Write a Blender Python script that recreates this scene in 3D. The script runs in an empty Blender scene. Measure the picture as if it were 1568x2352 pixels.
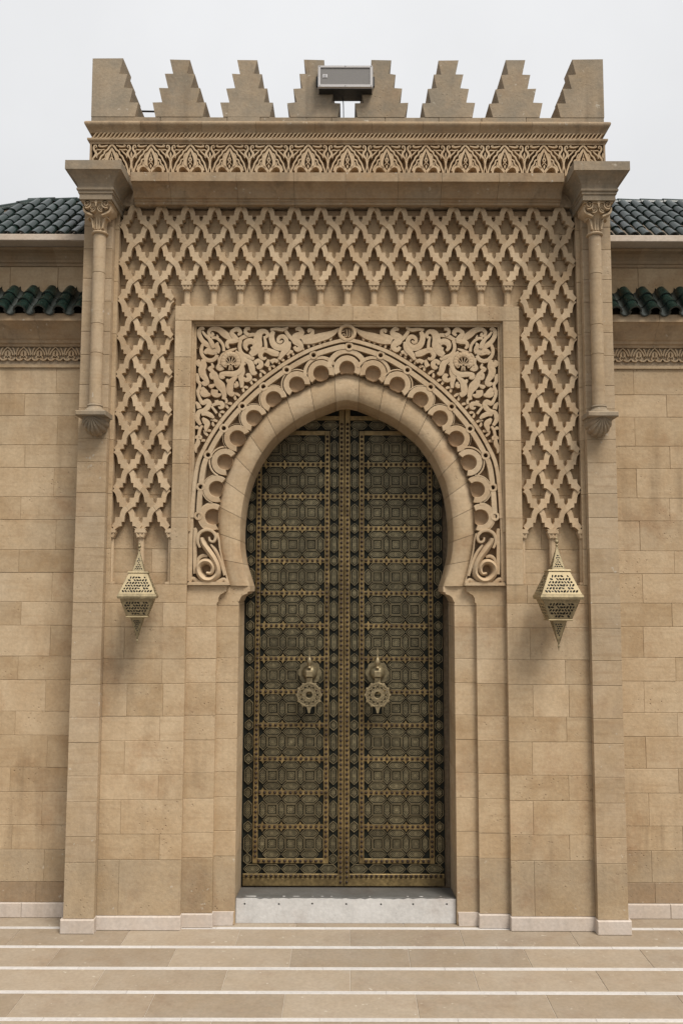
import bpy, bmesh, math, random
from mathutils import Vector
from mathutils.geometry import tessellate_polygon
R=math.radians
random.seed(7)
sc=bpy.context.scene
COL=sc.collection
# ------------------------------------------------------------------ camera
CAMH=3.5; CAMD=9.0; PITCH=math.atan2(174,1937)
cam=bpy.data.cameras.new('camera'); camo=bpy.data.objects.new('camera',cam); COL.objects.link(camo)
camo.location=(0,-CAMD,CAMH)
camo.rotation_mode='XYZ'
cam.sensor_fit='VERTICAL'; cam.sensor_height=36.0; cam.sensor_width=24.0
cam.lens=36.0*1937/2352
cam.shift_x=-12/2352.0
cam.clip_start=.05; cam.clip_end=3000
from mathutils import Matrix
camo.rotation_euler=(Matrix.Rotation(R(90)+PITCH,3,'X') @ Matrix.Rotation(.0022,3,'Z')).to_euler()
sc.camera=camo
# ------------------------------------------------------------------ world, sun, exposure
SUN_EL=R(57); SUN_AZ=R(34)          # azimuth measured from the facade's normal towards the right
w=bpy.data.worlds.new('World'); sc.world=w; w.use_nodes=True
nt=w.node_tree; nt.nodes.clear()
out=nt.nodes.new('ShaderNodeOutputWorld'); bg=nt.nodes.new('ShaderNodeBackground')
sky=nt.nodes.new('ShaderNodeTexSky'); sky.sky_type='NISHITA'; sky.sun_disc=False
sky.sun_elevation=SUN_EL; sky.sun_rotation=math.pi-SUN_AZ
sky.air_density=1.0; sky.dust_density=4.0
hsv=nt.nodes.new('ShaderNodeHueSaturation'); hsv.inputs['Saturation'].default_value=.25
hsv.inputs['Value'].default_value=.42
nt.links.new(sky.outputs[0],hsv.inputs['Color'])
tc=nt.nodes.new('ShaderNodeTexCoord'); sep=nt.nodes.new('ShaderNodeSeparateXYZ')
nt.links.new(tc.outputs['Generated'],sep.inputs[0])
mr=nt.nodes.new('ShaderNodeMapRange'); mr.inputs['From Min'].default_value=0; mr.inputs['From Max'].default_value=1
mr.inputs['To Min'].default_value=5.5; mr.inputs['To Max'].default_value=9.0
nt.links.new(sep.outputs['Z'],mr.inputs['Value'])
cl=nt.nodes.new('ShaderNodeTexNoise'); cl.inputs['Scale'].default_value=2.6; cl.inputs['Detail'].default_value=5; cl.inputs['Roughness'].default_value=.55
nt.links.new(tc.outputs['Generated'],cl.inputs['Vector'])
cr=nt.nodes.new('ShaderNodeMapRange'); cr.inputs['From Min'].default_value=.3; cr.inputs['From Max'].default_value=.7
cr.inputs['To Min'].default_value=.94; cr.inputs['To Max'].default_value=1.045
nt.links.new(cl.outputs['Fac'],cr.inputs['Value'])
mu=nt.nodes.new('ShaderNodeMath'); mu.operation='MULTIPLY'
nt.links.new(mr.outputs[0],mu.inputs[0]); nt.links.new(cr.outputs[0],mu.inputs[1])
grey=nt.nodes.new('ShaderNodeVectorMath'); grey.operation='SCALE'; grey.inputs[0].default_value=(.985,.992,1.008)
nt.links.new(mu.outputs[0],grey.inputs['Scale'])
mx=nt.nodes.new('ShaderNodeMix'); mx.data_type='RGBA'; mx.inputs[0].default_value=.88
nt.links.new(hsv.outputs[0],mx.inputs[6]); nt.links.new(grey.outputs[0],mx.inputs[7])
nt.links.new(mx.outputs[2],bg.inputs['Color']); bg.inputs['Strength'].default_value=.05
nt.links.new(bg.outputs[0],out.inputs[0])
sl=bpy.data.lights.new('sun','SUN'); so=bpy.data.objects.new('sun',sl); COL.objects.link(so)
sl.energy=1.5; sl.angle=R(24); sl.color=(1,.95,.88)
sd=Vector((math.sin(SUN_AZ)*math.cos(SUN_EL),-math.cos(SUN_AZ)*math.cos(SUN_EL),math.sin(SUN_EL)))
so.rotation_euler=sd.to_track_quat('Z','Y').to_euler(); so.location=(6,-8,12)
sc.view_settings.view_transform='Standard'; sc.view_settings.look='None'
sc.view_settings.exposure=1.35; sc.view_settings.gamma=1.0; sc.view_settings.use_curve_mapping=False
sc.render.resolution_x=682; sc.render.resolution_y=1024
try:
    sc.cycles.max_bounces=5; sc.cycles.diffuse_bounces=4; sc.cycles.glossy_bounces=2
except Exception: pass

# ------------------------------------------------------------------ materials
def nmat(name):
    m=bpy.data.materials.new(name); m.use_nodes=True
    n=m.node_tree; b=n.nodes['Principled BSDF']
    return m,n,b
def N(n,t,**k):
    x=n.nodes.new(t)
    for a,v in k.items():
        if a in x.inputs.keys() if hasattr(x.inputs,'keys') else False: x.inputs[a].default_value=v
        else: setattr(x,a,v)
    return x
def noise(n,vec,scale,detail=4,rough=.55):
    x=n.nodes.new('ShaderNodeTexNoise'); x.inputs['Scale'].default_value=scale
    x.inputs['Detail'].default_value=detail; x.inputs['Roughness'].default_value=rough
    n.links.new(vec,x.inputs['Vector']); return x.outputs['Fac']
def mrange(n,v,a,b,c,d):
    x=n.nodes.new('ShaderNodeMapRange'); x.inputs['From Min'].default_value=a; x.inputs['From Max'].default_value=b
    x.inputs['To Min'].default_value=c; x.inputs['To Max'].default_value=d; n.links.new(v,x.inputs['Value']); return x.outputs[0]
def mixc(n,fac,a,b,mode='MIX'):
    x=n.nodes.new('ShaderNodeMix'); x.data_type='RGBA'; x.blend_type=mode
    if isinstance(fac,(int,float)): x.inputs[0].default_value=fac
    else: n.links.new(fac,x.inputs[0])
    for i,c in ((6,a),(7,b)):
        if isinstance(c,tuple): x.inputs[i].default_value=(*c,1) if len(c)==3 else c
        else: n.links.new(c,x.inputs[i])
    return x.outputs[2]
def mathn(n,op,a,b):
    x=n.nodes.new('ShaderNodeMath'); x.operation=op
    for i,c in ((0,a),(1,b)):
        if isinstance(c,(int,float)): x.inputs[i].default_value=c
        else: n.links.new(c,x.inputs[i])
    return x.outputs[0]
def stone(name,base,warm,grey,var=.12,stain=.5,lichen=0.0,pit=.5,rough=.9,bump=.35,strata=.5,streak=.25):
    m,n,b=nmat(name)
    geo=n.nodes.new('ShaderNodeNewGeometry'); oi=n.nodes.new('ShaderNodeObjectInfo')
    off=n.nodes.new('ShaderNodeVectorMath'); off.operation='SCALE'; off.inputs[0].default_value=(37,19,53)
    n.links.new(oi.outputs['Random'],off.inputs['Scale'])
    ad=n.nodes.new('ShaderNodeVectorMath'); ad.operation='ADD'
    n.links.new(geo.outputs['Position'],ad.inputs[0]); n.links.new(off.outputs[0],ad.inputs[1])
    P=ad.outputs[0]; W=geo.outputs['Position']
    st=n.nodes.new('ShaderNodeMapping'); st.inputs['Scale'].default_value=(1.2,1.2,14); n.links.new(P,st.inputs['Vector'])
    big=noise(n,W,.9,3,.6); mid=noise(n,P,3.2,5,.62); fine=noise(n,P,30,3,.65); bed=noise(n,st.outputs[0],1.6,4,.6)
    rnd=oi.outputs['Random']
    c=mixc(n,mrange(n,mid,.36,.64,0,1),base,warm)
    c=mixc(n,mrange(n,big,.5,.72,0,.55),c,grey)
    c=mixc(n,mrange(n,rnd,0,1,0,.38),c,grey)
    # bedding streaks
    c=mixc(n,mathn(n,'MULTIPLY',mrange(n,bed,.52,.72,0,1),strata*.55),c,(warm[0]*.72,warm[1]*.66,warm[2]*.6))
    # rusty and dark stains with shapes of their own
    s1=noise(n,W,1.7,5,.68)
    c=mixc(n,mathn(n,'MULTIPLY',mrange(n,s1,.53,.72,0,1),stain),c,(base[0]*.62,base[1]*.5,base[2]*.42))
    sk=n.nodes.new('ShaderNodeMapping'); sk.inputs['Scale'].default_value=(7,7,.55); n.links.new(W,sk.inputs['Vector'])
    k1=noise(n,sk.outputs[0],1.0,4,.6); k2=noise(n,W,.8,2,.5)
    c=mixc(n,mathn(n,'MULTIPLY',mathn(n,'MULTIPLY',mrange(n,k1,.5,.68,0,1),mrange(n,k2,.4,.6,0,1)),streak),c,(base[0]*.5,base[1]*.48,base[2]*.46))
    if lichen>0:
        l1=noise(n,W,2.4,6,.72)
        c=mixc(n,mathn(n,'MULTIPLY',mrange(n,l1,.42,.62,0,1),lichen),c,(.20,.175,.135))
        l2=noise(n,P,16,3,.5)
        c=mixc(n,mathn(n,'MULTIPLY',mrange(n,l2,.69,.73,0,1),.55),c,(.5,.45,.37))
    # tone of each stone
    hv=n.nodes.new('ShaderNodeHueSaturation'); n.links.new(c,hv.inputs['Color'])
    n.links.new(mrange(n,rnd,0,1,1-var,1+var),hv.inputs['Value'])
    c=mixc(n,.8,hv.outputs[0],mixc(n,1.0,hv.outputs[0],mrange_c(n,fine,.3,.7,.88,1.11),'MULTIPLY'))
    n.links.new(c,b.inputs['Base Color'])
    b.inputs['Roughness'].default_value=rough
    try: b.inputs['Specular IOR Level'].default_value=.25
    except Exception: pass
    v=n.nodes.new('ShaderNodeTexVoronoi'); v.inputs['Scale'].default_value=22; n.links.new(P,v.inputs['Vector'])
    pm=noise(n,P,2.2,2,.5)
    pits=mathn(n,'MULTIPLY',mrange(n,v.outputs['Distance'],.0,.22,1,0),mrange(n,pm,.53,.68,0,pit))
    c2=mixc(n,mathn(n,'MULTIPLY',pits,.8),c,(base[0]*.3,base[1]*.27,base[2]*.24)); n.links.new(c2,b.inputs['Base Color'])
    h=mathn(n,'SUBTRACT',mathn(n,'ADD',mathn(n,'MULTIPLY',fine,.5),mathn(n,'MULTIPLY',mid,1.1)),mathn(n,'MULTIPLY',pits,1.6))
    bp=n.nodes.new('ShaderNodeBump'); bp.inputs['Strength'].default_value=bump; bp.inputs['Distance'].default_value=.012
    n.links.new(h,bp.inputs['Height']); n.links.new(bp.outputs[0],b.inputs['Normal'])
    return m
def mrange_c(n,v,a,b,c,d):
    x=mrange(n,v,a,b,c,d); k=n.nodes.new('ShaderNodeCombineXYZ')
    for i in range(3): n.links.new(x,k.inputs[i])
    return k.outputs[0]
def plain(name,col,rough=.6,metal=0.,nscale=20,namp=.3,bump=.0,dark=None,dscale=4,dthr=(.5,.7),spec=.5):
    m,n,b=nmat(name); geo=n.nodes.new('ShaderNodeNewGeometry'); oi=n.nodes.new('ShaderNodeObjectInfo')
    P=geo.outputs['Position']
    f=noise(n,P,nscale,4,.6)
    c=mixc(n,1.0,col,mrange_c(n,f,.3,.7,1-namp,1+namp),'MULTIPLY')
    hv=n.nodes.new('ShaderNodeHueSaturation'); n.links.new(c,hv.inputs['Color'])
    n.links.new(mrange(n,oi.outputs['Random'],0,1,.88,1.12),hv.inputs['Value']); c=hv.outputs[0]
    if dark:
        d=noise(n,P,dscale,6,.65); c=mixc(n,mrange(n,d,dthr[0],dthr[1],0,1),c,dark)
    n.links.new(c,b.inputs['Base Color']); b.inputs['Roughness'].default_value=rough; b.inputs['Metallic'].default_value=metal
    n.links.new(mrange(n,f,.3,.7,rough*.8,min(1,rough*1.2)),b.inputs['Roughness'])
    b.inputs['Specular IOR Level'].default_value=spec
    if bump:
        bp=n.nodes.new('ShaderNodeBump'); bp.inputs['Strength'].default_value=bump; bp.inputs['Distance'].default_value=.004
        n.links.new(f,bp.inputs['Height']); n.links.new(bp.outputs[0],b.inputs['Normal'])
    return m
M={}
M['stone']=stone('sandstone',(.465,.345,.213),(.385,.265,.148),(.40,.318,.22),var=.11,stain=.65,streak=.5,pit=1.0,bump=.45)
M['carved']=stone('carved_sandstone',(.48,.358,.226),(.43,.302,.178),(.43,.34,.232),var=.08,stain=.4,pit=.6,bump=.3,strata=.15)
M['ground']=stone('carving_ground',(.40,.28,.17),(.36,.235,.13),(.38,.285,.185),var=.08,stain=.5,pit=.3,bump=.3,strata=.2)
M['weath']=stone('weathered_sandstone',(.34,.265,.182),(.31,.23,.145),(.28,.23,.17),var=.1,stain=.45,lichen=.65,pit=.5,strata=.25,streak=.75,bump=.5)
M['cornice']=stone('cornice_sandstone',(.37,.27,.168),(.33,.218,.12),(.33,.255,.172),var=.1,stain=.6,lichen=.3,strata=.3,streak=.8)
M['pilas']=stone('pilaster_sandstone',(.43,.32,.204),(.37,.262,.152),(.36,.29,.206),var=.09,stain=.4,lichen=.12,strata=.8)
M['plinth']=stone('plinth_limestone',(.50,.435,.375),(.48,.40,.325),(.46,.41,.37),var=.06,stain=.15,pit=.3,strata=.1,bump=.2)
M['base']=stone('damp_base_sandstone',(.39,.292,.183),(.345,.245,.14),(.345,.275,.19),var=.08,stain=.6,lichen=.2,pit=1.2,strata=.3,bump=.5)
M['foot']=stone('foot_course_sandstone',(.30,.21,.125),(.26,.175,.1),(.27,.205,.14),var=.12,stain=.6,lichen=.3,pit=1.2,strata=.3,bump=.5)
M['mortar']=plain('joint_mortar',(.33,.25,.165),.95,0,30,.25)
M['paver']=stone('paving_sandstone',(.315,.254,.187),(.288,.222,.152),(.308,.262,.205),var=.12,stain=.45,pit=.35,rough=.62,bump=.15,strata=0,streak=0,lichen=.12)
M['strip']=stone('white_paving_marble',(.54,.51,.48),(.5,.47,.44),(.48,.465,.45),var=.05,stain=.06,pit=.1,rough=.5,bump=.08,strata=0)
M['marble']=stone('worn_white_marble',(.58,.565,.54),(.5,.485,.46),(.44,.435,.425),var=.03,stain=.35,pit=.7,rough=.55,bump=.3,strata=.1)
M['tread']=stone('scuffed_grey_tread',(.12,.117,.11),(.08,.077,.07),(.16,.157,.15),var=.03,stain=.5,pit=.4,rough=.5,bump=.3,strata=.6)
M['low_bounce']=plain('low_bounce_ground',(.085,.08,.072),.9,0,6,.25)  # unseen far ground, coloured dark to weaken light bounced up to the soffits
M['grout']=plain('pale_grout',(.46,.40,.33),.9,0,20,.15)
M['brass']=plain('door_brass',(.26,.185,.08),.45,.6,26,.35,.3,(.10,.068,.03),3.5,(.42,.72))
M['bronze']=plain('door_bronze_fillet',(.20,.162,.092),.45,.6,30,.3,.2,(.10,.08,.045),4,(.48,.8))
M['patina']=plain('door_dark_patina',(.010,.011,.008),.65,0,40,.3,spec=.15)
M['filig']=plain('door_filigree',(.27,.225,.13),.48,.55,30,.3,.1,(.11,.09,.052),2.2,(.42,.75))
M['kbrass']=plain('knocker_brass',(.27,.215,.125),.45,.65,30,.2,.1,(.2,.16,.09),5,(.5,.8))
M['liner']=plain('lantern_shade_liner',(.03,.026,.02),.35,0,20,.2)
M['stud']=plain('door_stud',(.035,.022,.016),.4,.6,60,.3)
M['lbrass']=plain('lantern_brass',(.30,.24,.14),.55,.55,24,.3,.1,(.15,.12,.066),5,(.5,.8))
M['tile']=plain('green_glazed_tile',(.008,.017,.0135),.24,0,14,.5,.2,(.022,.030,.025),6,(.58,.8),spec=.16)
M['tile_edge']=plain('tile_edge',(.014,.019,.016),.5,0,14,.4,.12)
M['roofbed']=plain('roof_mortar',(.13,.10,.07),.95,0,9,.4,.4)
M['slab']=stone('eaves_slab',(.52,.44,.36),(.48,.39,.3),(.46,.4,.34),var=.05,stain=.2,strata=0)
M['spk']=plain('loudspeaker_grey',(.46,.44,.43),.5,0,40,.06)
M['grille']=plain('loudspeaker_grille',(.17,.16,.15),.7,0,300,.35)
M['black']=plain('black_metal',(.012,.012,.012),.5,0,30,.2)
M['badge']=plain('badge_white',(.7,.68,.68),.5,0,30,.05)
M['ink']=plain('badge_print',(.2,.2,.2),.6,0,30,.05)

# ------------------------------------------------------------------ mesh helpers
class MB:
    def __init__(s): s.v=[]; s.f=[]; s.m=[]
    def add(s,vs,fs,mi=0):
        o=len(s.v); s.v+= [tuple(v) for v in vs]; s.f+=[tuple(o+i for i in f) for f in fs]; s.m+=[mi]*len(fs); return s
    def box(s,x0,x1,y0,y1,z0,z1,mi=0):
        return s.add([(x0,y0,z0),(x1,y0,z0),(x1,y1,z0),(x0,y1,z0),(x0,y0,z1),(x1,y0,z1),(x1,y1,z1),(x0,y1,z1)],
            [(0,1,5,4),(1,2,6,5),(2,3,7,6),(3,0,4,7),(4,5,6,7),(3,2,1,0)],mi)
    def block(s,x0,x1,y0,y1,z0,z1,c=.006,mi=0,cx=None):   # front edges chamfered
        cx=c if cx is None else cx
        return s.add([(x0+cx,y0,z0+c),(x1-cx,y0,z0+c),(x1-cx,y0,z1-c),(x0+cx,y0,z1-c),
                      (x0,y0+c,z0),(x1,y0+c,z0),(x1,y0+c,z1),(x0,y0+c,z1),
                      (x0,y1,z0),(x1,y1,z0),(x1,y1,z1),(x0,y1,z1)],
            [(0,1,2,3),(0,4,5,1),(1,5,6,2),(2,6,7,3),(3,7,4,0),(4,8,9,5),(5,9,10,6),(6,10,11,7),(7,11,8,4),(8,11,10,9)],mi)
    def prism(s,poly,y0,y1,holes=(),mi=0,back=True,cy=None):
        loops=[list(poly)]+[list(h) for h in holes]
        t=tessellate_polygon([[Vector((a,b,0)) for a,b in l] for l in loops])
        flat=[p for l in loops for p in l]; n=len(flat)
        yf=(lambda i:y0) if cy is None else (lambda i:cy(flat[i]))
        vs=[(p[0],yf(i),p[1]) for i,p in enumerate(flat)]+[(p[0],y1,p[1]) for p in flat]
        fs=[tuple(k) for k in t]
        if back: fs+=[tuple(n+i for i in reversed(k)) for k in t]
        o=0
        for l in loops:
            L=len(l)
            for i in range(L):
                j=(i+1)%L; fs.append((o+i,o+j,n+o+j,n+o+i))
            o+=L
        return s.add(vs,fs,mi)
    def strip(s,pts,yb,yf,bev=.35,n=4,mi=0,ridge=0.,cap=True,smooth=True):
        # pts (x,z,w): raised band with sloping sides, following the curve
        P=crom(pts,n) if smooth and len(pts)>2 else [tuple(p) for p in pts]
        vs=[];fs=[];L=len(P)
        for i,p in enumerate(P):
            a=P[max(0,i-1)]; b=P[min(L-1,i+1)]
            dx,dz=b[0]-a[0],b[1]-a[1]; l=math.hypot(dx,dz) or 1; nx,nz=-dz/l,dx/l
            h=p[2]/2; t=h*(1-bev); cz=yf-ridge*h
            for k,y in ((h,yb),(t,yf),(0,cz),(-t,yf),(-h,yb)): vs.append((p[0]+nx*k,y,p[1]+nz*k))
        for i in range(L-1):
            for k in range(4): fs.append((5*i+k,5*i+k+1,5*i+5+k+1,5*i+5+k))
        if cap:
            fs.append((0,1,2,3,4)); e=5*(L-1); fs.append((e+4,e+3,e+2,e+1,e))
        return s.add(vs,fs,mi)
    def ringarc(s,cx,cz,r0,r1,a0,a1,yb,yf,n=16,bev=.003,mi=0,y_a=None):
        vs=[];fs=[]
        for i in range(n+1):
            a=a0+(a1-a0)*i/n; c,d=math.cos(a),math.sin(a)
            yt=yf if y_a is None else yf+(y_a-yf)*i/n
            for r,y in ((r0,yb),(r0,yt+bev),(r0+bev,yt),(r1-bev,yt),(r1,yt+bev),(r1,yb)): vs.append((cx+r*c,y,cz+r*d))
        for i in range(n):
            for k in range(5): fs.append((6*i+k,6*i+k+1,6*i+6+k+1,6*i+6+k))
        fs.append((0,1,2,3,4,5)); e=6*n; fs.append((e+5,e+4,e+3,e+2,e+1,e))
        return s.add(vs,fs,mi)
    def lathe(s,prof,cx,cy,cz=0,n=16,mi=0,axis='Z',a0=0,a1=2*math.pi):
        vs=[];fs=[];full=abs(a1-a0-2*math.pi)<1e-6; k=n if full else n+1
        for r,z in prof:
            for i in range(k):
                a=a0+(a1-a0)*i/n; x,y=r*math.cos(a),r*math.sin(a)
                if axis=='Z': vs.append((cx+x,cy+y,cz+z))
                else: vs.append((cx+x,cy+z,cz+y))   # axis Y
        for j in range(len(prof)-1):
            for i in range(n):
                i2=(i+1)%k if full else i+1
                fs.append((j*k+i,j*k+i2,(j+1)*k+i2,(j+1)*k+i))
        return s.add(vs,fs,mi)
    def tube(s,pts,r,n=6,mi=0):
        vs=[];fs=[];L=len(pts)
        for i,p in enumerate(pts):
            a=Vector(pts[max(0,i-1)]); b=Vector(pts[min(L-1,i+1)]); d=(b-a).normalized()
            u=d.orthogonal().normalized(); v=d.cross(u)
            for k in range(n):
                t=2*math.pi*k/n; q=Vector(p)+u*(r*math.cos(t))+v*(r*math.sin(t)); vs.append(tuple(q))
        for i in range(L-1):
            for k in range(n): fs.append((i*n+k,i*n+(k+1)%n,(i+1)*n+(k+1)%n,(i+1)*n+k))
        fs.append(tuple(range(n))); fs.append(tuple((L-1)*n+k for k in reversed(range(n))))
        return s.add(vs,fs,mi)
    def sweep(s,path,prof,closed=False,mi=0,caps=True):
        # path: plan points (x,y), outward side on the right of travel; prof: (out,z)
        n=len(path); vs=[];fs=[]
        for i in range(n):
            def nor(a,b):
                d=Vector((b[0]-a[0],b[1]-a[1])).normalized(); return Vector((d.y,-d.x))
            p=path[i]
            if i==0: m=nor(path[0],path[1])
            elif i==n-1: m=nor(path[-2],path[-1])
            else:
                a=nor(path[i-1],p); b=nor(p,path[i+1]); m=(a+b); m=m/ max(.2,(1+a.dot(b)))
            for o,z in prof: vs.append((p[0]+m.x*o,p[1]+m.y*o,z))
        k=len(prof)
        for i in range(n-1):
            for j in range(k-1): fs.append((i*k+j,i*k+j+1,(i+1)*k+j+1,(i+1)*k+j))
        if caps:
            fs.append(tuple(range(k))); fs.append(tuple((n-1)*k+j for j in reversed(range(k))))
        return s.add(vs,fs,mi)
    def mirror(s):
        r=MB(); r.v=[(-x,y,z) for x,y,z in s.v]; r.f=[tuple(reversed(f)) for f in s.f]; r.m=list(s.m); return r
    def mesh(s,name,mats):
        me=bpy.data.meshes.new(name); me.from_pydata(s.v,[],s.f)
        for m in (mats if isinstance(mats,(list,tuple)) else [mats]): me.materials.append(M[m])
        me.polygons.foreach_set('material_index',s.m)
        bm=bmesh.new(); bm.from_mesh(me); bmesh.ops.recalc_face_normals(bm,faces=bm.faces); bm.to_mesh(me); bm.free()
        return me
    def build(s,name,mats,parent=None,loc=(0,0,0),smooth=False):
        return inst(s.meshs(name,mats,smooth),name,parent,loc)
    def meshs(s,name,mats,smooth=False):
        me=s.mesh(name,mats)
        if smooth:
            me.polygons.foreach_set('use_smooth',[True]*len(me.polygons))
            try: me.set_sharp_from_angle(angle=R(40))
            except Exception: pass
        return me
WLOC={}
def inst(me,name,parent=None,loc=(0,0,0),rot=None,scale=None):
    o=bpy.data.objects.new(name,me); COL.objects.link(o)
    b=(0,0,0)
    if parent is not None: o.parent=parent; b=WLOC[parent.name]
    o.location=(loc[0]-b[0],loc[1]-b[1],loc[2]-b[2]); WLOC[o.name]=loc
    if rot: o.rotation_euler=rot
    if scale: o.scale=scale
    return o
def thing(name,label,cat,loc=(0,0,0),group=None):
    # vertices of its parts are given in world coordinates; the Empty stands at the thing's base
    o=bpy.data.objects.new(name,None); COL.objects.link(o); o.location=loc; WLOC[o.name]=tuple(loc)
    o['label']=label; o['category']=cat; o.empty_display_size=.2
    if group: o['group']=group
    return o
def crom(p,n):
    out=[];L=len(p)
    for i in range(L-1):
        a=p[max(0,i-1)];b=p[i];c=p[i+1];d=p[min(L-1,i+2)]
        for k in range(n):
            t=k/n
            out.append(tuple(.5*((2*b[j])+(c[j]-a[j])*t+(2*a[j]-5*b[j]+4*c[j]-d[j])*t*t+(3*b[j]-a[j]-3*c[j]+d[j])*t**3) for j in range(len(b))))
    out.append(tuple(p[-1])); return out
def resample(p,n):
    d=[0]
    for a,b in zip(p,p[1:]): d.append(d[-1]+math.hypot(b[0]-a[0],b[1]-a[1]))
    out=[];j=0
    for i in range(n+1):
        t=d[-1]*i/n
        while j<len(d)-2 and d[j+1]<t: j+=1
        u=(t-d[j])/((d[j+1]-d[j]) or 1); out.append(tuple(p[j][k]+(p[j+1][k]-p[j][k])*u for k in range(2)))
    return out
def sym(half):   # half: from apex (x=0) to the left foot -> whole curve, left foot to right foot
    L=list(reversed(half)); return L+[(-x,z) for x,z in half[1:]]
def arc(cx,cz,r,a0,a1,n=12): return [(cx+r*math.cos(a0+(a1-a0)*i/n),cz+r*math.sin(a0+(a1-a0)*i/n)) for i in range(n+1)]
# scale drawing of the carving -> metres on the carved plane (drawing unit = 1/7 of an inch or so of stone)
_F=1937.; _S=1568/1707
def draw(x,y,Y=.07):
    u=x*_S-796; v=1176-y*_S; b=_F*math.cos(PITCH)-v*math.sin(PITCH); c=_F*math.sin(PITCH)+v*math.cos(PITCH); t=(Y+CAMD)/b
    return u*t, CAMH+c*t
def jit(a): return random.uniform(-a,a)

# ================================================================== SETTING: ground and paving
g=MB(); g.add([(-400,-400,-.012),(400,-400,-.012),(400,400,-.012),(-400,400,-.012)],[(0,1,2,3)])
go=g.build('ground','low_bounce'); go['kind']='structure'; go['label']='unseen ground beyond the forecourt, made dark to cut bounce light'
pv=MB(); pv.add([(-7.5,-4.4,-.006),(7.5,-4.4,-.006),(7.5,.36,-.006),(-7.5,.36,-.006)],[(0,1,2,3)])
pav=pv.build('pavement','grout'); pav['kind']='structure'; pav['label']='beige stone forecourt with narrow white marble strips'
PW=1.125; ROW=.4625; SW=.056
pm=MB().block(-PW/2+.003,PW/2-.003,-.0,.02,-.2,.2,.003)   # drawn upright, laid down below
def flat_block(hx,hy,c=.003,t=.01):
    b=MB(); b.add([(-hx+c,-hy+c,0),(hx-c,-hy+c,0),(hx-c,hy-c,0),(-hx+c,hy-c,0),(-hx,-hy,-c),(hx,-hy,-c),(hx,hy,-c),(-hx,hy,-c),(-hx,-hy,-t),(hx,-hy,-t),(hx,hy,-t),(-hx,hy,-t)],
     [(0,1,2,3),(0,4,5,1),(1,5,6,2),(2,6,7,3),(3,7,4,0),(4,8,9,5),(5,9,10,6),(6,10,11,7),(7,11,8,4)]); return b
pme=flat_block(PW/2-.0025,(ROW-SW)/2-.0015).mesh('paver','paver')
sme=flat_block(PW/2-.001,SW/2-.001,.002).mesh('marble_strip','strip')
for r in range(-1,9):
    ys=.054-ROW*r            # centre of the white strip
    sh=.04 if r%2==0 else .04+PW/2
    nx=6 if r<8 else 4
    for k in range(-nx,nx+1):
        x=sh+PW*k
        inst(sme,'marble_strip',pav,(x+.31+jit(.05)*0,ys,jit(.0004)))
        inst(pme,'paver',pav,(x+PW/2,ys-ROW/2,jit(.0006)))

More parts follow.
